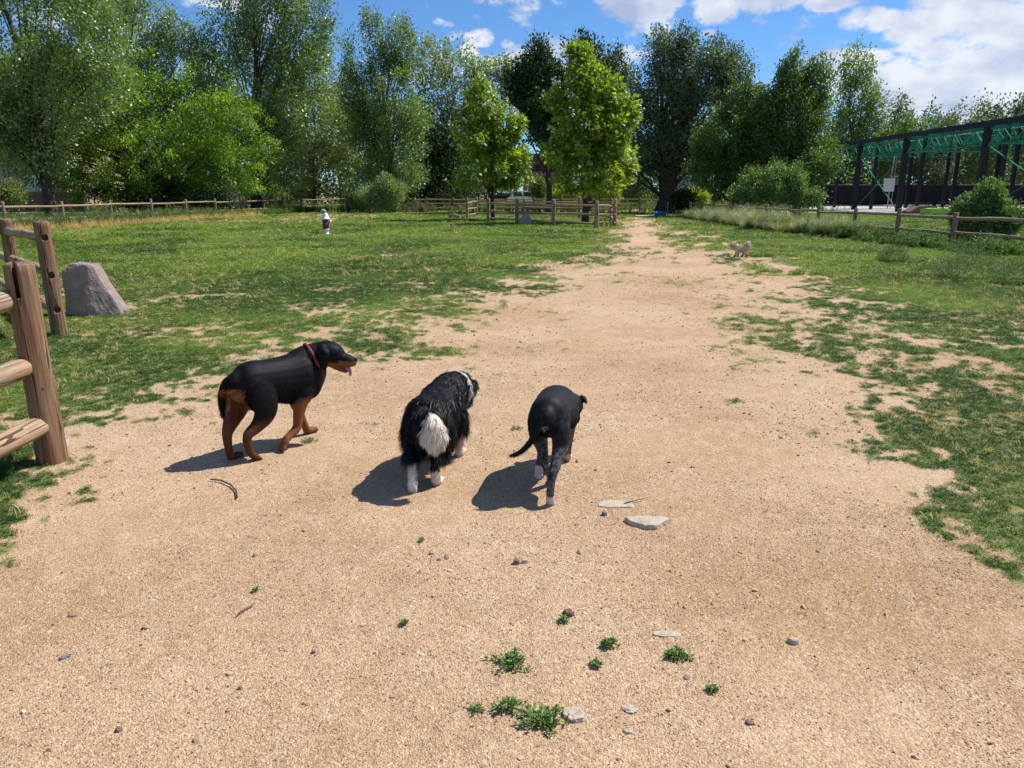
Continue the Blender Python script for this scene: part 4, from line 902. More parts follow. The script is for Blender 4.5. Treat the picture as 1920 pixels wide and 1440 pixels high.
# ------------------------------------------------------------------ pavilion
def pavilion():
    X0, X1, Y0, Y1, ZT = 32.4, 60.0, 42.5, 88.0, 6.1
    pave('pavilion_floor', [(X0 - 3, 38), (95, 38), (95, 93), (X0 - 3, 93)], .02, M['concrete'])
    root = empty('pavilion', (X0, Y0, 0)); tag(root, 'large open steel pavilion with black columns, black roof edge and green trusses at the right', 'pavilion')
    W = X1 - X0; ys = [0, 11, 21.8, 30.2, 38.6]; xs = [0, 9.2, 18.4, W]
    ridge = 1.9
    def rz(x): return ZT + ridge * (1 - abs(x - W / 2) / (W / 2))
    for y in ys:
        for x in xs:
            MB().box((x, y, ZT / 2 + (rz(x) - ZT) / 2 - .05), (.38 if x == 0 else .28, .38 if x == 0 else .28, rz(x) - .12)).build('column', M['dark_steel'], root)
    for y in ys:
        for x in (2.2, 13.8): MB().box((x, y + 1.3, rz(x) / 2 - .1), (.24, .24, rz(x) - .2)).build('column', M['dark_steel'], root)
    # doubled inner columns by the court
    for y in (5.4, 16.4, 26.4, 34.6): MB().box((W, y, ZT / 2), (.34, .34, ZT)).build('column', M['dark_steel'], root)
    for side in (0, 1):
        xa, xb = (-.9, W / 2 - .02) if side == 0 else (W / 2 + .02, W + .9)
        za, zb = rz(xa) if side == 0 else rz(W / 2), rz(W / 2) if side == 0 else rz(xb)
        if side == 0: continue
        m = MB(); m.prism([(xa, za + .10), (xb, zb + .10), (xb, zb + .24), (xa, za + .24)], -1.5, ys[-1] + 2); m.build('roof', M['dark_steel'], root)
    MB().box((-.95, ys[-1] / 2, rz(-.9) + .02), (.14, ys[-1] + 3.6, .38)).build('roof_edge', M['dark_steel'], root)
    MB().box((W / 2, -1.55, ZT + .35), (W + 1.8, .1, .3)).build('roof_edge', M['dark_steel'], root)
    for i in range(17):
        x = .1 + i * .80; MB().beam((x, -1.4, rz(x) + .0), (x, ys[-1] + 1.9, rz(x) + .0), .1, .16).build('purlin', M['mesh_screen'], root)
    for i in range(9, 17):
        x = .9 + i * 1.5; MB().beam((x, -1.4, rz(x) + .0), (x, ys[-1] + 1.9, rz(x) + .0), .1, .16).build('purlin', M['mesh_screen'], root)
    t = .055
    def truss(a, b, depth, name, nseg, zoff=0):
        """warren truss from a to b hanging `depth` below"""
        a = Vector(a); b = Vector(b); m = MB(); dn = Vector((0, 0, -depth)); m.beam(a, b, t * 1.6, t * 1.6); m.beam(a + dn, b + dn, t * 1.6, t * 1.6)
        for k in range(nseg):
            p = a.lerp(b, k / nseg); q = a.lerp(b, (k + 1) / nseg); h = a.lerp(b, (k + .5) / nseg)
            m.beam(p + dn, h, t, t); m.beam(h, q + dn, t, t)
            m.beam(h, h + dn, t * .7, t * .7)
        return m.build(name, M['green_steel'], root)
    for y in ys:
        for k in range(3):
            xa, xb = xs[k] + .25, xs[k + 1] - .25
            truss((xa, y, min(rz(xa), rz(xb)) - .15), (xb, y, min(rz(xa), rz(xb)) - .15), 1.15, 'cross_truss', 4)
    for x in (0.0, 9.2, 18.4):
        for k in range(len(ys) - 1):
            truss((x, ys[k] + .28, rz(x) - .30), (x, ys[k + 1] - .28, rz(x) - .30), 1.05, 'long_truss', 4)
    for x in (4.6, 13.8):
        for k in range(len(ys) - 1):
            truss((x, ys[k], rz(x) - .35), (x, ys[k + 1], rz(x) - .35), .9, 'long_truss', 4)
    for k in (0, 2):
        ya, yb = ys[k], ys[k + 1]
        MB().beam((0, ya + .25, .2), (0, yb - .25, ZT - 1.4), .06, .06).build('brace', M['green_steel'], root); MB().beam((.08, ya + .25, ZT - 1.4), (.08, yb - .25, .2), .03, .03).build('brace', M['green_steel'], root)
    for k in (0, 1, 2, 3):
        ya, yb = ys[k], ys[k + 1]
        MB().beam((W, ya, .2), (W, yb, ZT - 1.4), .05, .05).build('brace', M['green_steel'], root); MB().beam((W + .08, ya, ZT - 1.4), (W + .08, yb, .2), .05, .05).build('brace', M['green_steel'], root)
    for x in (6.9, 16): MB().box((x, ys[-1] / 2, rz(x) - .55), (.16, ys[-1] - 2, .08)).build('reflection_strip', M['white_paint'], root)  # white painted bars stand in for thin fluorescent reflections under the roof
    # screened fence at the back
    f = empty('screen_fence', (X0 - 2, Y1 + 1.5, 0)); tag(f, 'tall black mesh screen fence along the far side of the pavilion', 'fence')
    n = 22; P = [(-1 + i * 3.6, 0) for i in range(11)] + [(35 + 0 * i, -3.6 * (i + 1)) for i in range(12)]
    for i, (x, y) in enumerate(P):
        MB().tube([(x, y, 0), (x, y, 2.45)], .05, 6).build('post', M['dark_steel'], f)
        if i:
            a = Vector((*P[i - 1], 1.28)); b = Vector((x, y, 1.28)); MB().beam(a, b, .02, 2.2).build('screen', M['mesh_screen'], f); MB().tube([a + Vector((0, 0, 1.14)), b + Vector((0, 0, 1.14))], .03, 6).build('top_rail', M['dark_steel'], f)
    # things under the roof
    g = empty('basketball_hoop', (X0 + 6.0, Y0 + 36, .02), 0); tag(g, 'white backboard on a tall pole under the pavilion, between the first two columns', 'basketball hoop')
    MB().tube([(0, 0, 0), (0, 0, 2.6), (.1, 0, 5.2)], .06, 8).build('pole', M['grey_paint'], g, True); MB().box((-.15, -.1, 2.3), (1.1, .08, 1.3)).build('board', M['white_paint'], g); MB().tube([(.35, 0, .02), (.35, 0, 5.2)], .03, 6).build('stay', M['grey_paint'], g)
    def table(label, x, y, rz_):
        q = empty('picnic_table', (x, y, .02), rz_); tag(q, label, 'table', 'picnic tables under the pavilion')
        MB().box((0, 0, .75), (1.8, .7, .05)).build('tabletop', M['dark_steel'], q)
        for s in (-1, 1):
            MB().box((0, s * .68, .45), (1.8, .26, .04)).build('bench', M['dark_steel'], q)
            MB().tube([(s * .7, -.7, 0), (s * .55, 0, .73)], .03, 6).tube([(s * .7, .7, 0), (s * .55, 0, .73)], .03, 6).build('leg', M['dark_steel'], q)
    table('dark metal table under the pavilion right of the first column', 31.9, 73, .2); table('dark metal table beside the second column, left of the brown ramp', 32.2, 60.5, .1)
    table('dark metal table just behind the lime green ramp', 35.3, 62, .3)
    r = empty('skate_ramp', tuple(at(1728, 401)[:2]) + (.02,), .1); tag(r, 'low brown wooden ramp on the concrete beside the second column', 'ramp')
    MB().prism([(-1.6, 0), (-.6, .55), (.6, .6), (1.7, 0)], -.5, .5).build('deck', M['brown_ramp'], r); MB().box((0, -.53, .25), (.9, .05, .3)).build('opening', M['mesh_screen'], r)
    r = empty('agility_ramp', tuple(at(1762, 403)[:2]) + (.02,), .0); tag(r, 'bright lime green ramp lying on the concrete right of the brown ramp', 'ramp')
    MB().prism([(-1.1, .42), (-.2, .48), (1.4, .05), (1.4, 0), (-1.1, 0)], -.7, .7).build('slope', M['lime'], r, bevel=.02)
    MB().tube([(-1.1, -.74, .42), (-.2, -.74, .49), (1.4, -.74, .06)], .035, 6).build('edge_tube', M['lime'], r)
pavilion()
w = empty('power_line', (30, 150, 0)); tag(w, 'thin pale power lines crossing the sky above the far row of trees', 'power line')
for z in (18.2, 16.4): MB().tube([(Vector((x * 12.0, 0, z - 1.0 * math.sin(math.pi * x / 6)))) for x in range(0, 7)], .018, 5).build('wire', M['concrete'], w)
for x in (0, 72): MB().tube([(x, 0, 0), (x, 0, 19)], .16, 8).build('pole', M['bark'], w)

# ------------------------------------------------------------------ tall grass and weeds along the fences
def strip(n, line, width, side, t0=0, t1=1):
    P = np.array(line); seg = np.linalg.norm(np.diff(P, axis=0), axis=1); cum = np.concatenate([[0], np.cumsum(seg)]); s = rng.uniform(t0, t1, n) * cum[-1]
    x = np.interp(s, cum, P[:, 0]); y = np.interp(s, cum, P[:, 1]); k = np.clip(np.searchsorted(cum, s) - 1, 0, len(seg) - 1); d = (P[k + 1] - P[k]) / seg[k][:, None]
    o = rng.uniform(width[0], width[1], n) * side; return x - d[:, 1] * o, y + d[:, 0] * o
def tall():
    g = src_coll('tall_grass', [blade_mesh(i, 24, .10, .62, .011, .4, True) for i in range(5)], M['tallgrass'])
    s = src_coll('straw', [blade_mesh(20 + i, 20, .12, .55, .010, .55, True) for i in range(4)], M['straw'])
    f = src_coll('feather_grass', [blade_mesh(40 + i, 60, .12, 1.15, .012, .9, True) for i in range(5)], M['silver'])
    wd = src_coll('leafy_weed', [weed_mesh(60 + i, .22, .55, 150, .065) for i in range(4)], M['weed'])
    # left fence: line direction is +y; side +1 = left of the direction (-x), -1 = into the park
    x1, y1 = strip(2600, left_line, (-1.6, 1.0), 1); x2, y2 = strip(700, left_line, (.6, 6), 1)
    x = np.r_[x1, x2]; y = np.r_[y1, y2]; n = len(x)
    scatter('tall_grass', np.stack([x, y, 0 * x], 1), rot_arr(n, .15), np.where(y > 50, rng.uniform(.3, .7, n), rng.uniform(.45, 1.1, n)), rng.integers(0, 5, n), np.clip(rng.normal(.4, .3, n), 0, 1), g, 'tall green grass and weeds growing through the left fence', 'grass')
    x, y = strip(1900, left_line, (-2.6, .6), 1, .0, .50); n = len(x)
    scatter('dry_grass', np.stack([x, y, 0 * x], 1), rot_arr(n, .25), rng.uniform(.25, .75, n), rng.integers(0, 4, n), rng.uniform(0, 1, n), s, 'dry golden grass in front of the left fence', 'grass')
    x, y = strip(1100, left_line, (-1.6, .8), 1, .38, 1); n = len(x)
    scatter('leafy_weeds', np.stack([x, y, 0 * x], 1), rot_arr(n, .1), rng.uniform(.4, 1.0, n), rng.integers(0, 4, n), np.clip(rng.normal(.5, .25, n), 0, 1), wd, 'leafy green weeds at the foot of the left fence', 'weeds')
    # right: feather grass mound in the park in front of the fence
    cl = [at(1310, 412), at(1345, 418), at(1390, 424), at(1440, 432), at(1500, 438), at(1545, 442), at(1570, 447)]
    ln = [(p.x, p.y) for p in cl][::-1]
    x, y = strip(1500, ln, (-.9, 1.3), 1); x = x + .5; k = fbm(x / .8, y / .8, 21, 2) > rng.uniform(.3, .68, len(x)); x = x[k]; y = y[k]; n = len(x); fh = .26 + .58 * fbm(x / 1.1, y / 1.1, 25, 2)
    scatter('feather_grass', np.stack([x, y, 0 * x], 1), rot_arr(n, .18), fh * rng.uniform(.7, 1.15, n), rng.integers(0, 5, n), np.clip(fbm(x / .6, y / .6, 27, 2) * 1.8 - .4 + rng.normal(0, .15, n), 0, 1), f, 'silvery feather grass bending in front of the right fence', 'grass')
    x, y = strip(1700, right_line, (.1, 1.9), 1, 0, .55); x3, y3 = strip(500, right_line, (-3, .3), 1); n1 = len(x)
    wk = fbm(x / .9, y / .9, 61, 3) > .40; x = x[wk]; y = y[wk]; n1 = len(x); wh = .18 + .90 * fbm(x / .7, y / .7, 63, 2)
    x = np.r_[x, x3]; y = np.r_[y, y3]; n = len(x)
    scatter('leafy_weeds', np.stack([x, y, 0 * x], 1), rot_arr(n, .12), np.r_[wh * rng.uniform(.6, 1.45, n1), rng.uniform(.3, .8, n - n1)], rng.integers(0, 4, n), np.clip(rng.normal(.15, .22, n), 0, 1), wd, 'dark leafy weeds crowding the foot of the right fence', 'weeds')
    x, y = strip(900, right_line, (-6, .6), 1); n = len(x)
    scatter('tall_grass', np.stack([x, y, 0 * x], 1), rot_arr(n, .15), rng.uniform(.2, .55, n), rng.integers(0, 5, n), np.clip(rng.normal(.4, .3, n), 0, 1), g, 'tall thin grass behind the right fence', 'grass')
    # rough grass by the back fence and along the road
    x = rng.uniform(-40, 26, 3200); y = rng.uniform(60, 88, 3200); n = 3200
    scatter('rough_grass', np.stack([x, y, 0 * x], 1), rot_arr(n, .15), rng.uniform(.5, 1.3, n), rng.integers(0, 5, n), np.clip(rng.normal(.4, .3, n), 0, 1), g, 'rough unmown grass between the far fence and the road', 'grass')
    # left near corner weeds
    x = rng.uniform(-3.9, -2.9, 260); y = rng.uniform(2.9, 4.4, 260); k = (x < -2.55 - .18 * (4.4 - y)); x = x[k]; y = y[k]; n = len(x)
    scatter('corner_weeds', np.stack([x, y, 0 * x], 1), rot_arr(n, .2), rng.uniform(.10, .3, n), rng.integers(0, 4, n), rng.uniform(0, .6, n), wd, 'clump of low leafy weeds under the nearest fence rails', 'weeds')
tall()
for i, (lab, px, py, R, h, m) in enumerate([('small grey green bush on the lawn in front of the right fence', 1672, 492, .36, .40, 'sage'), ('large low grey green bush at the right edge of the lawn', 1815, 522, .66, .56, 'sage'),
                                       ('low grey green bush right of the large one, cut by the picture edge', 1905, 532, .42, .42, 'sage')]):
    c = at(px, py); r = np.random.default_rng(900 + i); n = 5200 if R > .5 else 2600
    d = r.normal(0, 1, (n, 3)); d /= np.linalg.norm(d, axis=1, keepdims=True); d[:, 2] = abs(d[:, 2]); P = d * (r.uniform(.35, 1, n) ** .6)[:, None] * np.array([R, R * .8, h]) * (1 + .25 * (fbm(d[:, 0] * 3 + 5, d[:, 1] * 3 + d[:, 2] * 2, i, 2) - .5))[:, None] * 1.1
    V, Fq, v = quad_leaves(P, d + r.normal(0, .6, (n, 3)) + np.array([0, 0, .4]), r.normal(0, .6, (n, 3)) + np.array([0, 0, .7]), .045 * r.uniform(.5, 1.3, n), .014 * r.uniform(.6, 1.2, n), r.uniform(0, 1, n))
    tag(link('low_bush', mesh_np('low_bush', V, Fq, 4, {'v': ('FACE', v)}), L_[m], None, (c.x, c.y, 0)), lab, 'bush')
def dead_shrub():
    c = atd(790, 385, 62); root = empty('dead_shrub', (c.x, 62, 0)); tag(root, 'leafless brown twiggy shrub right of the pale bush under the poplar', 'shrub'); lst = []; r = np.random.default_rng(4)
    for i in range(150):
        a = r.uniform(0, 6.28); l = r.uniform(.8, 2.0); e = r.uniform(.3, 1.3); d = np.array([math.cos(a) * math.cos(e), math.sin(a) * math.cos(e), math.sin(e)]); t = np.linspace(0, 1, 5)[:, None]
        lst.append(tube_arr(d * t * l + r.normal(0, .05, (5, 3)) * t - np.array([0, 0, .25]) * t * t * l, np.linspace(.022, .008, 5), 4))
    V, Fq = join_tubes(lst); o = link('twigs', mesh_np('twigs', V, Fq, 4), M['brown_roof'], root); o['kind'] = 'stuff'
dead_shrub()

# ------------------------------------------------------------------ dogs
FUR = {}
def fur_mat(name, rough, spec, strand=False):
    m, nt, b, o = new_mat(name); a = N(nt, 'ShaderNodeAttribute', attribute_name='Col'); tc = N(nt, 'ShaderNodeTexCoord')
    n = noise_n(nt, tc.outputs['Object'], 160, 3, .6, (.35, 1, 1))
    c = mix_c(nt, .55, a.outputs['Color'], mix_c(nt, 1.0, a.outputs['Color'], ramp(nt, n, [(.3, (.55, .55, .55)), (.7, (1.5, 1.5, 1.5))]), 'MULTIPLY'))
    nt.links.new(c, b.inputs['Base Color']); b.inputs['Roughness'].default_value = rough; b.inputs['Specular IOR Level'].default_value = spec
    if not strand: bump_n(nt, b, n, .5, .003)
    return m
FUR['short'] = fur_mat('short_coat_skin', .55, .10); FUR['strand'] = fur_mat('fur_strands', .46, .26, True); FUR['coat'] = fur_mat('short_fur', .6, .09, True); FUR['wool'] = fur_mat('woolly_fur', .8, .15, True)
M['nose'] = plain('wet_black_nose', (.008, .008, .009), .25, scale=60); M['eye'] = plain('dark_eye', (.012, .007, .004), .08, scale=60)
M['tongue'] = plain('pink_tongue', (.62, .16, .17), .35, scale=40); M['collar'] = plain('red_collar', (.26, .012, .03), .6, scale=60); M['mouth'] = plain('dark_mouth', (.07, .015, .015), .4, scale=40)
M['metal'] = plain('collar_metal', (.5, .5, .5), .3, 1.0, scale=40)

class Body:
    """lofts closed tubes; the union is remeshed into one skin"""
    def __init__(s): s.V = []; s.F = []; s.off = 0; s.tags = []
    def limb(s, secs, tag_, n=16, lat=Vector((0, 1, 0))):
        """secs: (x,y,z, a lateral radius, b radius across) ; end caps rounded"""
        C = [Vector(q[:3]) for q in secs]; rings = []; k = len(secs)
        t0 = (C[0] - C[1]).normalized(); t1 = (C[-1] - C[-2]).normalized()
        q0, q1 = secs[0], secs[-1]
        ext = [((C[0] + t0 * min(q0[3], q0[4]) * .8), q0[3] * .35, q0[4] * .35), ((C[0] + t0 * min(q0[3], q0[4]) * .45), q0[3] * .75, q0[4] * .75)]
        ext2 = [((C[-1] + t1 * min(q1[3], q1[4]) * .45), q1[3] * .75, q1[4] * .75), ((C[-1] + t1 * min(q1[3], q1[4]) * .8), q1[3] * .35, q1[4] * .35)]
        # smooth in-between sections (Catmull-Rom)
        dense = []
        arr = np.array([list(q[:5]) for q in secs], float)
        for i in range(k - 1):
            p0 = arr[max(i - 1, 0)]; p1 = arr[i]; p2 = arr[i + 1]; p3 = arr[min(i + 2, k - 1)]
            for u in (0, .25, .5, .75):
                dense.append(.5 * (2 * p1 + (p2 - p0) * u + (2 * p0 - 5 * p1 + 4 * p2 - p3) * u * u + (3 * p1 - p0 - 3 * p2 + p3) * u ** 3))
        dense.append(arr[-1])
        L = ext + [(Vector(d[:3]), max(d[3], .003), max(d[4], .003)) for d in dense] + ext2
        pts = [l[0] for l in L]
        for i, (c, a, b) in enumerate(L):
            t = (pts[min(i + 1, len(pts) - 1)] - pts[max(i - 1, 0)]).normalized(); u = lat - t * lat.dot(t)
            if u.length < .1: u = Vector((1, 0, 0)) - t * t.x
            u.normalize(); w = t.cross(u)
            rings.append([c + u * (a * math.cos(2 * math.pi * j / n)) + w * (b * math.sin(2 * math.pi * j / n)) for j in range(n)])
        o = s.off; m = len(rings)
        for r_ in rings: s.V += [tuple(v) for v in r_]
        for i in range(m - 1):
            for j in range(n): s.F.append((o + i * n + j, o + i * n + (j + 1) % n, o + (i + 1) * n + (j + 1) % n, o + (i + 1) * n + j))
        s.F.append(tuple(o + j for j in range(n))[::-1]); s.F.append(tuple(o + (m - 1) * n + j for j in range(n))); s.off += m * n
        for d in dense: s.tags.append((d[0], d[1], d[2], max(d[3], d[4]), tag_))
        return s
    def ball(s, c, r, tag_, rot=None):
        bm = bmesh.new(); Mx = Matrix.Translation(c) @ (rot.to_4x4() if rot else Matrix.Identity(4)) @ Matrix.Diagonal((*r, 1)); bmesh.ops.create_icosphere(bm, subdivisions=2, radius=1, matrix=Mx)
        for v in bm.verts: s.V.append(tuple(v.co))
        for f in bm.faces: s.F.append(tuple(s.off + v.index for v in f.verts))
        s.off += len(bm.verts); bm.free(); s.tags.append((*c, max(r), tag_)); return s
    def skin(s, voxel=.0075, smooth=7, keep=.5):
        me = bpy.data.meshes.new('tmp'); me.from_pydata(s.V, [], s.F); me.update()
        o = bpy.data.objects.new('tmp', me); COL.objects.link(o)
        r = o.modifiers.new('r', 'REMESH'); r.mode = 'VOXEL'; r.voxel_size = voxel; r.use_smooth_shade = True
        m = o.modifiers.new('s', 'SMOOTH'); m.factor = keep; m.iterations = smooth
        dg = bpy.context.evaluated_depsgraph_get(); out = bpy.data.meshes.new_from_object(o.evaluated_get(dg)); bpy.data.objects.remove(o); bpy.data.meshes.remove(me)
        out.polygons.foreach_set('use_smooth', np.ones(len(out.polygons), bool)); return out
    def classify(s, P):
        T = np.array([t[:4] for t in s.tags]); names = np.array([t[4] for t in s.tags]); out = np.empty(len(P), object)
        for i in range(0, len(P), 4000):
            q = P[i:i + 4000]; d = np.linalg.norm(q[:, None] - T[None, :, :3], axis=2) / np.maximum(T[None, :, 3], .012); out[i:i + 4000] = names[d.argmin(1)]
        return out
def leg_pts(B, tag_, J, R, paw_dir=(1, 0, 0), white=None, paw=.042, lift=False):
    """J: joints list, R: (a,b) radii"""
    secs = [(*j, *r) for j, r in zip(J, R)]; B.limb(secs, tag_)
    p = Vector(J[-1]); d = Vector(paw_dir).normalized(); side = Vector((0, 1, 0)); up = d.cross(side)
    rot = Matrix((d, side, up)).transposed() if True else None
    c = p + d * paw * .55 - Vector((0, 0, .0 if lift else max(0, p.z - paw * .42)))
    B.ball(c, (paw * 1.15, paw * .72, paw * .48), tag_ + '_paw', rot)
    for k in (-1.5, -.5, .5, 1.5):
        B.ball(c + d * paw * (.95 if abs(k) < 1 else .75) + side * k * paw * .36, (paw * .40, paw * .22, paw * .33), tag_ + '_paw', rot)
def head(B, origin, yaw, pitch, s=1.0, mouth=.0, ear='drop', roll=0):
    """adds skull, muzzle, jaw and ears; returns matrix for eyes, nose, tongue"""
    Mx = Matrix.Translation(origin) @ Matrix.Rotation(yaw, 4, 'Z') @ Matrix.Rotation(-pitch, 4, 'Y') @ Matrix.Rotation(roll, 4, 'X') @ Matrix.Scale(s, 4)
    lat = (Mx.to_3x3() @ Vector((0, 1, 0))).normalized()
    def tr(secs): return [(*(Mx @ Vector(q[:3])), q[3] * s, q[4] * s) for q in secs]
    B.limb(tr([(-.065, 0, -.002, .062, .066), (-.02, 0, .012, .078, .074), (.025, 0, .014, .074, .066), (.052, 0, .002, .060, .055), (.074, 0, -.012, .050, .047), (.10, 0, -.018, .046, .043), (.130, 0, -.020, .043, .039), (.150, 0, -.022, .036, .033)]), 'head', lat=lat)
    B.ball(tuple(Mx @ Vector((.02, 0, -.035))), (.05 * s, .055 * s, .038 * s), 'head')
    jaw = Matrix.Translation((.02, 0, -.048)) @ Matrix.Rotation(mouth, 4, 'Y')
    B.limb(tr([(*(jaw @ Vector(q[:3])), q[3], q[4]) for q in [(-.01, 0, -.002, .048, .026), (.05, 0, -.004, .038, .022), (.085, 0, -.004, .032, .017), (.108, 0, -.002, .025, .013)]]), 'jaw', lat=lat)
    for sd in (-1, 1):
        if ear == 'drop': B.limb(tr([(-.015, sd * .050, .052, .016, .030), (-.022, sd * .076, .040, .010, .038), (-.016, sd * .090, .004, .008, .038), (-.004, sd * .092, -.032, .007, .028), (.004, sd * .088, -.054, .006, .014)]), 'ear', lat=lat)
        elif ear == 'prick': B.limb(tr([(-.02, sd * .05, .055, .012, .030), (-.03, sd * .066, .09, .008, .026), (-.035, sd * .075, .12, .006, .012)]), 'ear', lat=lat)
        else: B.limb(tr([(-.02, sd * .05, .058, .014, .030), (-.022, sd * .078, .066, .009, .030), (-.005, sd * .094, .036, .007, .024)]), 'ear', lat=lat)
        B.ball(tuple(Mx @ Vector((.052, sd * .034, .022))), (.017 * s,) * 3, 'brow')
    return Mx
def fur(root, me, cls, colf, n, length, width, comb, seed, mat, lift=.35, curl=.0, segs=3):
    r = np.random.default_rng(seed); nv = len(me.vertices); co = np.empty(nv * 3, np.float32); me.vertices.foreach_get('co', co); co = co.reshape(-1, 3)
    me.calc_loop_triangles(); nt_ = len(me.loop_triangles); tri = np.empty(nt_ * 3, np.int32); me.loop_triangles.foreach_get('vertices', tri); tri = tri.reshape(-1, 3)
    a, b, c = co[tri[:, 0]], co[tri[:, 1]], co[tri[:, 2]]; nr = np.cross(b - a, c - a); ar = np.linalg.norm(nr, axis=1); nr /= np.maximum(ar, 1e-9)[:, None]
    pr = ar * length(a, cls[tri[:, 0]]) ** .35; pr /= pr.sum(); k = r.choice(nt_, n, p=pr)
    u = r.uniform(0, 1, (n, 1)); v = r.uniform(0, 1, (n, 1)); f = (u + v > 1); u = np.where(f, 1 - u, u); v = np.where(f, 1 - v, v)
    P = a[k] * (1 - u - v) + b[k] * u + c[k] * v; Nn = nr[k]; cl = cls[tri[k, 0]]
    L = length(P, cl) * r.uniform(.55, 1.2, n); ok = L > .002; P, Nn, cl, L = P[ok], Nn[ok], cl[ok], L[ok]; n = len(P)
    D = comb(P, cl); D = D - Nn * (D * Nn).sum(1, keepdims=True) * .85; D /= np.maximum(np.linalg.norm(D, axis=1, keepdims=True), 1e-6)
    cl_s = .03 if L.max() > .045 else .05; clump = np.stack([fbm(P[:, 0] / cl_s + 3, P[:, 1] / .03 + P[:, 2] / .03, 81 + i, 2) - .5 for i in range(3)], 1)
    D = D + r.normal(0, .10, D.shape) + clump * (1.1 if L.max() > .045 else .45) + Nn * lift; D /= np.linalg.norm(D, axis=1, keepdims=True)
    S = np.cross(D, Nn + r.normal(0, .4, Nn.shape)); S /= np.maximum(np.linalg.norm(S, axis=1, keepdims=True), 1e-6); S *= (width * r.uniform(.6, 1.2, n) * .5)[:, None]
    P0 = P - Nn * .0012; l = L[:, None]; g = np.array([0, 0, -1.]); cv = r.normal(0, 1, (n, 3)) * curl
    P1 = P0 + D * l * .5 + cv * l * .2; P2 = P0 + D * l * .85 + g * l * .18 + cv * l * .5; P3 = P0 + D * l + g * l * .34 + cv * l * .7
    if segs == 1:
        q = 4; V = np.stack([P0 - S, P0 + S, P3 + S * .35, P3 - S * .35], 1).reshape(-1, 3); Fq = np.arange(n)[:, None] * 4 + np.array([0, 1, 2, 3])
    else:
        q = 6; V = np.stack([P0 - S, P0 + S, P1 * .5 + P2 * .5 + S * .9, P1 * .5 + P2 * .5 - S * .9, P3 + S * .12, P3 - S * .12], 1).reshape(-1, 3)
        o = np.arange(n)[:, None] * 6; Fq = np.concatenate([o + np.array([0, 1, 2, 3]), o + np.array([3, 2, 4, 5])])
    colr = colf(P, cl) * r.uniform(.75, 1.3, (n, 1)); colr = np.repeat(colr, q, 0)
    m = mesh_np('fur', V, Fq, 4, None, True, np.clip(colr, 0, 1)); return link('fur', m, mat, root)
def finish(root, B, colf, mat, voxel=.0075, smooth=7, furspec=None, seed=0):
    me = B.skin(voxel, smooth); nv = len(me.vertices); co = np.empty(nv * 3, np.float32); me.vertices.foreach_get('co', co); co = co.reshape(-1, 3)
    cls = B.classify(co); c = np.ones((nv, 4), np.float32); c[:, :3] = np.clip(colf(co, cls), 0, 1)
    a = me.color_attributes.new('Col', 'FLOAT_COLOR', 'POINT'); a.data.foreach_set('color', c.ravel()); me.name = 'body'; link('body', me, mat, root)
    if furspec: fur(root, me, cls, colf, seed=seed, **furspec)
    return me
def has(cl, *names): return np.array([any(c.startswith(n) for n in names) for c in cl])
def eyes_nose(root, Mx, s=1):
    sc = Mx.to_scale()[0]
    for sd in (-1, 1):
        p = Mx @ Vector((.067, sd * .043, .014)); MB().blob(p, (.0105 * sc,) * 3, 2, 0).build('eye', M['eye'], root, True)
    p = Mx @ Vector((.166, 0, -.004)); MB().blob(p, (.013 * sc, .018 * sc, .014 * sc), 2, .05).build('nose', M['nose'], root, True)

HZ = ((.060, .085), (.058, .098), (.048, .076), (.032, .046), (.025, .032), (.023, .025), (.026, .024))
FZ = ((.052, .085), (.050, .068), (.040, .050), (.031, .036), (.027, .029), (.026, .025), (.028, .024))

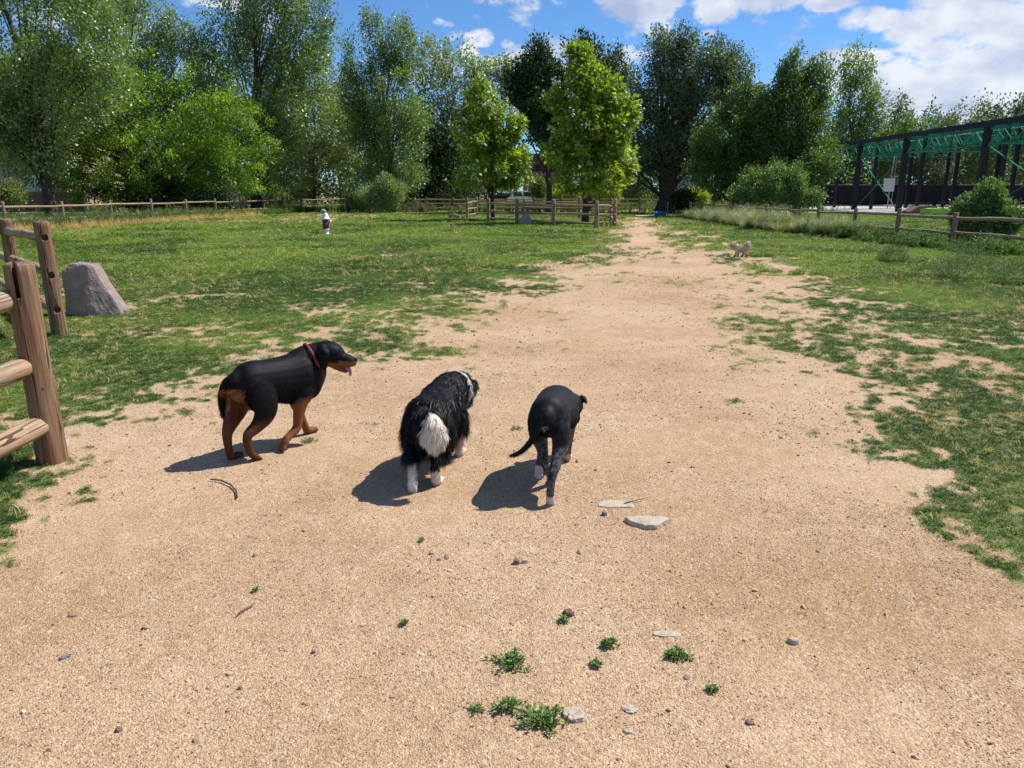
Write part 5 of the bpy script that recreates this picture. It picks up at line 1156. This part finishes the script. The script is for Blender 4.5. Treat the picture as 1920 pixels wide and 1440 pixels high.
def dog_side():
    """black dog with tan legs, side on, panting"""
    root = empty('dog', (-1.490, 4.60, 0), 52 * D2R); tag(root, 'black and tan dog in a red collar walking right with its tongue out', 'dog')
    B = Body()
    B.limb([(-.300, 0, .490, .06, .07), (-.265, 0, .480, .098, .108), (-.19, 0, .468, .118, .134), (-.10, 0, .458, .112, .134), (.0, 0, .446, .116, .146), (.10, 0, .436, .128, .164), (.18, 0, .438, .134, .172), (.245, 0, .455, .118, .155), (.30, 0, .47, .08, .115)], 'torso', 22)
    B.limb([(.17, 0, .50, .10, .12), (.235, -.01, .53, .09, .112), (.285, -.035, .552, .082, .098), (.32, -.06, .562, .075, .085)], 'neck', 18)
    B.ball((.295, 0, .42), (.065, .07, .085), 'chest')
    for sd in (-1, 1): B.ball((.155, sd * .095, .43), (.065, .040, .115), 'torso'); B.ball((-.195, sd * .085, .42), (.085, .045, .12), 'torso')
    Mx = head(B, (.338, -.100, .566), -54 * D2R, -9 * D2R, 1.06, 19 * D2R, 'drop')
    # left hind planted back, right hind lifting
    leg_pts(B, 'hind', [(-.20, .065, .47), (-.22, .08, .39), (-.255, .078, .30), (-.325, .06, .21), (-.352, .05, .150), (-.352, .045, .07), (-.345, .045, .028)], HZ, paw=.046)
    leg_pts(B, 'hind', [(-.19, -.065, .46), (-.17, -.085, .37), (-.165, -.088, .285), (-.225, -.085, .215), (-.295, -.08, .165), (-.290, -.078, .085), (-.280, -.078, .045)], HZ, (.75, 0, -.65), lift=True, paw=.046)
    leg_pts(B, 'fore', [(.20, .065, .46), (.17, .08, .37), (.165, .082, .30), (.195, .086, .20), (.225, .090, .12), (.250, .092, .06), (.262, .094, .028)], FZ, paw=.047)
    leg_pts(B, 'fore', [(.19, -.065, .45), (.145, -.085, .36), (.10, -.088, .29), (.075, -.085, .20), (.06, -.083, .130), (.010, -.082, .095), (-.025, -.082, .075)], FZ, (-.55, 0, -.8), lift=True, paw=.047)
    B.limb([(-.285, .02, .515, .030, .030), (-.325, .05, .485, .026, .026), (-.345, .07, .42, .023, .023), (-.35, .078, .345, .018, .018), (-.345, .08, .29, .010, .010)], 'tail', 10)
    def colf(P, cl):
        n = fbm(P[:, 0] / .03 + P[:, 1] * 20, P[:, 2] / .03, 3, 2) - .5; c = np.tile(np.array([.0075, .0075, .009]), (len(P), 1)).astype(float)
        tan = np.array([.20, .082, .030]); dk = np.array([.088, .036, .018])
        hi = has(cl, 'hind'); fo = has(cl, 'fore'); z = P[:, 2] + n * .03
        def soft(mask, edge, w, col):
            k = (mask * np.clip((edge - z) / w + .5, 0, 1))[:, None]; return c * (1 - k) + col * k
        c = soft(hi, .235 + .07 * (P[:, 1] > .02), .06, dk); c = soft(hi & (P[:, 1] > 0), .28, .06, dk * 1.15); c = soft(fo, .315, .05, tan)
        c[hi & (z < .05)] = dk * 1.1
        rump = (P[:, 0] < -.255 + n * .03) & (z > .30) & (z < .455) & (abs(P[:, 1] + .0) < .085) & ~has(cl, 'tail'); c[rump] = np.array([.32, .15, .055])
        inner = hi & (P[:, 1] < .055) & (P[:, 1] > .0) & (z < .38); c[inner] = dk * 1.2
        inv = np.array(Mx.inverted()); h = P @ inv[:3, :3].T + inv[:3, 3]
        mz = has(cl, 'head') & (h[:, 0] > .075) & (h[:, 2] < -.014 + n * .01); c[mz] = tan * 1.05
        ck = has(cl, 'head', 'jaw') & (h[:, 0] > .01) & (h[:, 2] < -.035 + n * .012); c[ck] = tan
        c[has(cl, 'jaw')] = tan * .9; br = (np.sqrt((h[:, 0] - .066) ** 2 + (abs(h[:, 1]) - .030) ** 2 + (h[:, 2] - .034) ** 2) < .009); c[br] = tan
        ch = has(cl, 'chest') & (P[:, 0] > .325) & (z < .42); c[ch] = tan
        return c * (1 + n[:, None] * .5)
    def comb(P, cl): D = np.tile(np.array([-1., 0, -.35]), (len(P), 1)); D[has(cl, 'hind', 'fore', 'tail', 'ear')] = (-.1, 0, -1); return D
    def length(P, cl): L = np.full(len(P), .016); L[has(cl, 'hind', 'fore', 'head', 'jaw', 'ear')] = .008; L[(P[:, 0] < -.26) & (P[:, 2] > .28) & (P[:, 2] < .46)] = .034; return L
    finish(root, B, colf, FUR['short'], .0065, 6, dict(n=52000, segs=1, length=length, width=.0028, comb=comb, mat=FUR['coat'], lift=.11), 1)
    eyes_nose(root, Mx)
    t = MB(); J = Matrix.Translation((.02, 0, -.045)) @ Matrix.Rotation(19 * D2R, 4, 'Y'); q = [Mx @ (J @ Vector(v)) for v in ((.03, 0, .016), (.08, 0, .016), (.115, -.004, .012), (.132, -.008, .0), (.14, -.010, -.020))]
    t.tube(q, [.011, .015, .015, .013, .008], 10); t.build('tongue', M['tongue'], root, True)
    # collar
    c0 = Vector((.258, -.022, .545)); ax = Vector((.90, -.34, .36)).normalized(); u = Vector((0, 1, 0)); u = (u - ax * u.dot(ax)).normalized(); w_ = ax.cross(u); k = MB(); ring = []
    for j in range(28):
        a = 2 * math.pi * j / 28; e = u * math.cos(a) * .093 + w_ * math.sin(a) * .111
        ring.append([k.bm.verts.new(c0 + e * f + ax * s) for f, s in ((1.0, -.008), (1.02, -.007), (1.02, .007), (1.0, .008))])
    for j in range(28):
        for i in range(4): k.bm.faces.new((ring[j][i], ring[(j + 1) % 28][i], ring[(j + 1) % 28][(i + 1) % 4], ring[j][(i + 1) % 4]))
    cl = k.build('collar', M['collar'], root, True); MB().blob(c0 - w_ * .0 + Vector((.045, -.02, -.118)), (.014, .006, .016), 2, 0).build('tag', M['metal'], cl, True)

def dog_shaggy():
    """long haired black and white dog seen from behind"""
    root = empty('dog', (-.440, 4.20, 0), 79 * D2R); tag(root, 'shaggy black dog with bushy white tail tip and white feet, walking away', 'dog')
    B = Body()
    B.limb([(-.30, 0, .40, .06, .07), (-.26, 0, .385, .105, .11), (-.18, 0, .375, .128, .125), (-.06, 0, .37, .13, .125), (.06, 0, .372, .132, .13), (.16, 0, .38, .13, .135), (.25, 0, .385, .112, .125), (.31, 0, .39, .08, .095)], 'torso', 20)
    B.limb([(.18, 0, .41, .105, .115), (.28, -.02, .425, .102, .108), (.36, -.04, .415, .09, .095), (.42, -.05, .395, .08, .08)], 'neck', 16)
    Mx = head(B, (.415, -.045, .365), -6 * D2R, -34 * D2R, 1.0, 0, 'button')
    H2 = ((.06, .08), (.055, .085), (.05, .066), (.035, .042), (.026, .030), (.025, .026), (.027, .025)); F2 = ((.055, .08), (.05, .065), (.04, .045), (.032, .035), (.029, .03), (.027, .027), (.029, .026))
    leg_pts(B, 'hind', [(-.19, .06, .37), (-.18, .08, .30), (-.20, .078, .24), (-.30, .06, .18), (-.35, .045, .135), (-.365, .04, .07), (-.375, .04, .040)], H2, (.35, 0, -.9), lift=True, paw=.044)
    leg_pts(B, 'hind', [(-.19, -.06, .37), (-.15, -.08, .30), (-.14, -.08, .24), (-.21, -.07, .18), (-.28, -.065, .135), (-.262, -.062, .065), (-.25, -.06, .026)], H2, paw=.044)
    leg_pts(B, 'fore', [(.19, .065, .35), (.17, .08, .29), (.14, .08, .24), (.10, .07, .17), (.10, .05, .10), (.07, .04, .07), (.06, .04, .055)], F2, (-.3, 0, -.95), lift=True, paw=.044)
    leg_pts(B, 'fore', [(.19, -.065, .35), (.17, -.085, .29), (.18, -.09, .24), (.22, -.08, .17), (.235, -.07, .10), (.24, -.065, .055), (.245, -.065, .026)], F2, paw=.044)
    B.limb([(-.26, -.03, .425, .035, .035), (-.305, -.055, .42, .038, .035), (-.335, -.075, .40, .048, .035), (-.355, -.085, .365, .060, .034), (-.368, -.09, .330, .066, .034), (-.368, -.09, .300, .052, .026), (-.36, -.09, .280, .026, .018)], 'tail', 12)
    def colf(P, cl):
        n = fbm(P[:, 0] / .025 + P[:, 1] * 25, P[:, 2] / .025, 3, 2) - .5; c = np.tile(np.array([.0075, .0068, .0072]), (len(P), 1)).astype(float); w = np.array([.72, .66, .58]); z = P[:, 2] + n * .03
        c[has(cl, 'hind') & (z < .175) & (P[:, 1] > 0)] = w; c[has(cl, 'hind') & (z < .105) & (P[:, 1] < 0)] = w; c[has(cl, 'fore') & (z < .20)] = w * np.array([1, .93, .85])
        c[has(cl, 'tail') & (P[:, 0] < -.325)] = np.array([.80, .70, .56])
        s = P[:, 0] - .25 * P[:, 1]; c[has(cl, 'neck', 'torso') & (s > .33 + n * .02) & (s < .375 + n * .02) & (P[:, 1] < .05)] = w
        inv = np.array(Mx.inverted()); h = P @ inv[:3, :3].T + inv[:3, 3]
        c[has(cl, 'head') & (h[:, 0] > .11)] = w
        return c * (1 + n[:, None] * .4)
    def comb(P, cl):
        D = np.stack([-np.ones(len(P)), P[:, 1] * 3.2, np.where(P[:, 2] < .42, -1.0, -.25)], 1); D[has(cl, 'hind', 'fore')] = (-.45, 0, -1); t = has(cl, 'tail'); D[t] = np.stack([-.05 - 0 * P[t, 0], -(P[t, 1] + .09) * 2, -1.6 + 0 * P[t, 0]], 1); return D
    def length(P, cl):
        L = np.full(len(P), .042); L[(P[:, 2] < .36)] = .06; L[has(cl, 'head', 'jaw')] = .015; L[has(cl, 'ear')] = .025; lg = has(cl, 'hind', 'fore'); L[lg] = np.where(P[lg, 2] > .19, .07, .018); L[has(cl, 'hind_paw', 'fore_paw')] = .012
        t = has(cl, 'tail'); L[t] = np.where(P[t, 0] < -.325, .045, .035); return L
    finish(root, B, colf, FUR['short'], .008, 8, dict(n=72000, length=length, width=.0027, comb=comb, mat=FUR['strand'], lift=.16, curl=.10), 2); eyes_nose(root, Mx)

def dog_smooth():
    """slim black dog with grey legs seen from behind"""
    root = empty('dog', (.232, 4.04, 0), 79 * D2R); root.scale = (.93,) * 3; tag(root, 'smooth coated black dog with grey ticked legs and a thin low tail', 'dog')
    B = Body()
    B.limb([(-.275, 0, .475, .055, .07), (-.24, 0, .468, .095, .108), (-.17, 0, .458, .118, .128), (-.08, 0, .442, .122, .130), (.02, 0, .425, .132, .14), (.11, 0, .408, .142, .150), (.19, 0, .402, .142, .150), (.26, 0, .405, .122, .13), (.315, 0, .41, .08, .10)], 'torso', 22)
    B.limb([(.20, 0, .43, .095, .10), (.28, -.015, .41, .088, .09), (.33, -.03, .385, .078, .08), (.37, -.04, .36, .072, .072)], 'neck', 18)
    for sd in (-1, 1): B.ball((.155, sd * .10, .39), (.065, .042, .11), 'torso'); B.ball((-.185, sd * .075, .42), (.08, .05, .11), 'torso')
    Mx = head(B, (.395, -.060, .350), -8 * D2R, -38 * D2R, 1.08, 0, 'button')
    leg_pts(B, 'hind', [(-.18, -.055, .45), (-.20, -.075, .37), (-.225, -.075, .29), (-.32, -.062, .215), (-.385, -.05, .155), (-.405, -.045, .075), (-.405, -.045, .040)], HZ, (.45, 0, -.85), lift=True, paw=.038)
    leg_pts(B, 'hind', [(-.18, .055, .45), (-.13, .07, .36), (-.09, .065, .28), (-.13, .04, .215), (-.17, .02, .155), (-.115, .0, .075), (-.10, -.005, .026)], HZ, paw=.038)
    leg_pts(B, 'fore', [(.19, -.06, .44), (.18, -.075, .35), (.20, -.078, .28), (.26, -.07, .19), (.305, -.06, .12), (.325, -.055, .055), (.335, -.055, .026)], FZ, paw=.038)
    leg_pts(B, 'fore', [(.19, .06, .43), (.16, .075, .35), (.12, .078, .28), (.07, .075, .20), (.03, .075, .13), (-.02, .075, .10), (-.045, .075, .085)], FZ, (-.5, 0, -.8), lift=True, paw=.038)
    B.limb([(-.260, 0, .50, .026, .030), (-.305, .02, .455, .022, .024), (-.345, .055, .390, .019, .020), (-.375, .095, .335, .017, .018), (-.395, .135, .300, .014, .015), (-.405, .175, .285, .010, .010), (-.408, .20, .285, .005, .005)], 'tail', 12)
    def colf(P, cl):
        n = fbm(P[:, 0] / .025 + P[:, 1] * 25, P[:, 2] / .025, 3, 2) - .5; c = np.tile(np.array([.015, .016, .019]), (len(P), 1)).astype(float); g = np.array([.075, .075, .080]); z = P[:, 2] + n * .05; w = np.array([.60, .53, .48])
        tick = (fbm(P[:, 0] * 170 + P[:, 1] * 60, P[:, 2] * 150 + P[:, 1] * 90, 5, 2) > .56)
        lg = has(cl, 'hind', 'fore'); m = lg & (z < .32); c[m] = np.array([.028, .028, .032]); c[m & tick] = g * 1.5
        c[has(cl, 'fore') & (z < .26)] = np.array([.11, .075, .06]); c[lg & (z < .06)] = w * .75; c[has(cl, 'hind_paw', 'fore_paw')] = w
        c[has(cl, 'tail') & (P[:, 1] > .188)] = w
        up = has(cl, 'torso', 'hind') & tick & (z > .3); c[up] = np.array([.022, .022, .026])
        bl_ = (P[:, 0] < -.27) & (abs(P[:, 1] - .0) < .018) & (z < .44) & (z > .405) & ~has(cl, 'tail'); c[bl_] = w * .5
        return c * (1 + n[:, None] * .5)
    def comb(P, cl): D = np.tile(np.array([-1., 0, -.3]), (len(P), 1)); D[has(cl, 'hind', 'fore')] = (-.1, 0, -1); return D
    def length(P, cl): L = np.full(len(P), .014); L[has(cl, 'hind', 'fore', 'head', 'jaw', 'ear')] = .007; return L
    finish(root, B, colf, FUR['short'], .0065, 6, dict(n=52000, segs=1, length=length, width=.0028, comb=comb, mat=FUR['coat'], lift=.11), 3); eyes_nose(root, Mx)

def dog_small():
    p = at(1388, 481); root = empty('dog', (p.x, p.y, 0), 172 * D2R); tag(root, 'little cream fluffy dog with curled tail trotting left at the edge of the path', 'dog')
    B = Body()
    B.limb([(-.15, 0, .225, .05, .06), (-.10, 0, .22, .075, .08), (0, 0, .215, .075, .08), (.09, 0, .22, .075, .08), (.14, 0, .23, .05, .06)], 'torso', 14)
    B.limb([(.10, 0, .25, .05, .06), (.16, 0, .29, .045, .05), (.19, 0, .32, .045, .045)], 'neck', 12); Mx = head(B, (.21, 0, .325), 0, -10 * D2R, .62, .3, 'drop')
    q = ((.035, .045), (.03, .035), (.022, .026), (.02, .022), (.02, .02))
    leg_pts(B, 'hind', [(-.10, .04, .20), (-.08, .05, .14), (-.14, .05, .08), (-.15, .05, .04), (-.15, .05, .02)], q, paw=.022); leg_pts(B, 'hind', [(-.10, -.04, .20), (-.06, -.05, .14), (-.08, -.05, .08), (-.06, -.05, .04), (-.06, -.05, .02)], q, paw=.022)
    leg_pts(B, 'fore', [(.10, .04, .20), (.10, .05, .14), (.12, .05, .08), (.14, .05, .04), (.15, .05, .02)], q, paw=.022); leg_pts(B, 'fore', [(.10, -.04, .20), (.08, -.05, .14), (.06, -.05, .08), (.05, -.05, .04), (.05, -.05, .02)], q, paw=.022)
    B.limb([(-.14, 0, .26, .02, .02), (-.18, 0, .31, .035, .035), (-.165, 0, .345, .045, .045), (-.13, 0, .35, .03, .03)], 'tail', 10)
    def colf(P, cl):
        c = np.tile(np.array([.78, .60, .43]), (len(P), 1)).astype(float); c[has(cl, 'hind', 'fore') & (P[:, 2] < .06)] = (.32, .2, .13); c[has(cl, 'jaw')] = (.12, .07, .05); c[has(cl, 'tail')] = (.88, .72, .52); return c
    def comb(P, cl): return np.stack([-np.ones(len(P)) * .5, P[:, 1] * 5, -np.ones(len(P))], 1)
    def length(P, cl): L = np.full(len(P), .030); L[has(cl, 'hind', 'fore')] = .018; L[has(cl, 'tail')] = .05; return L
    finish(root, B, colf, FUR['wool'], .008, 5, dict(n=7000, length=length, width=.005, comb=comb, mat=FUR['wool'], lift=.6, curl=.5), 4); eyes_nose(root, Mx)
dog_side(); dog_shaggy(); dog_smooth(); dog_small()
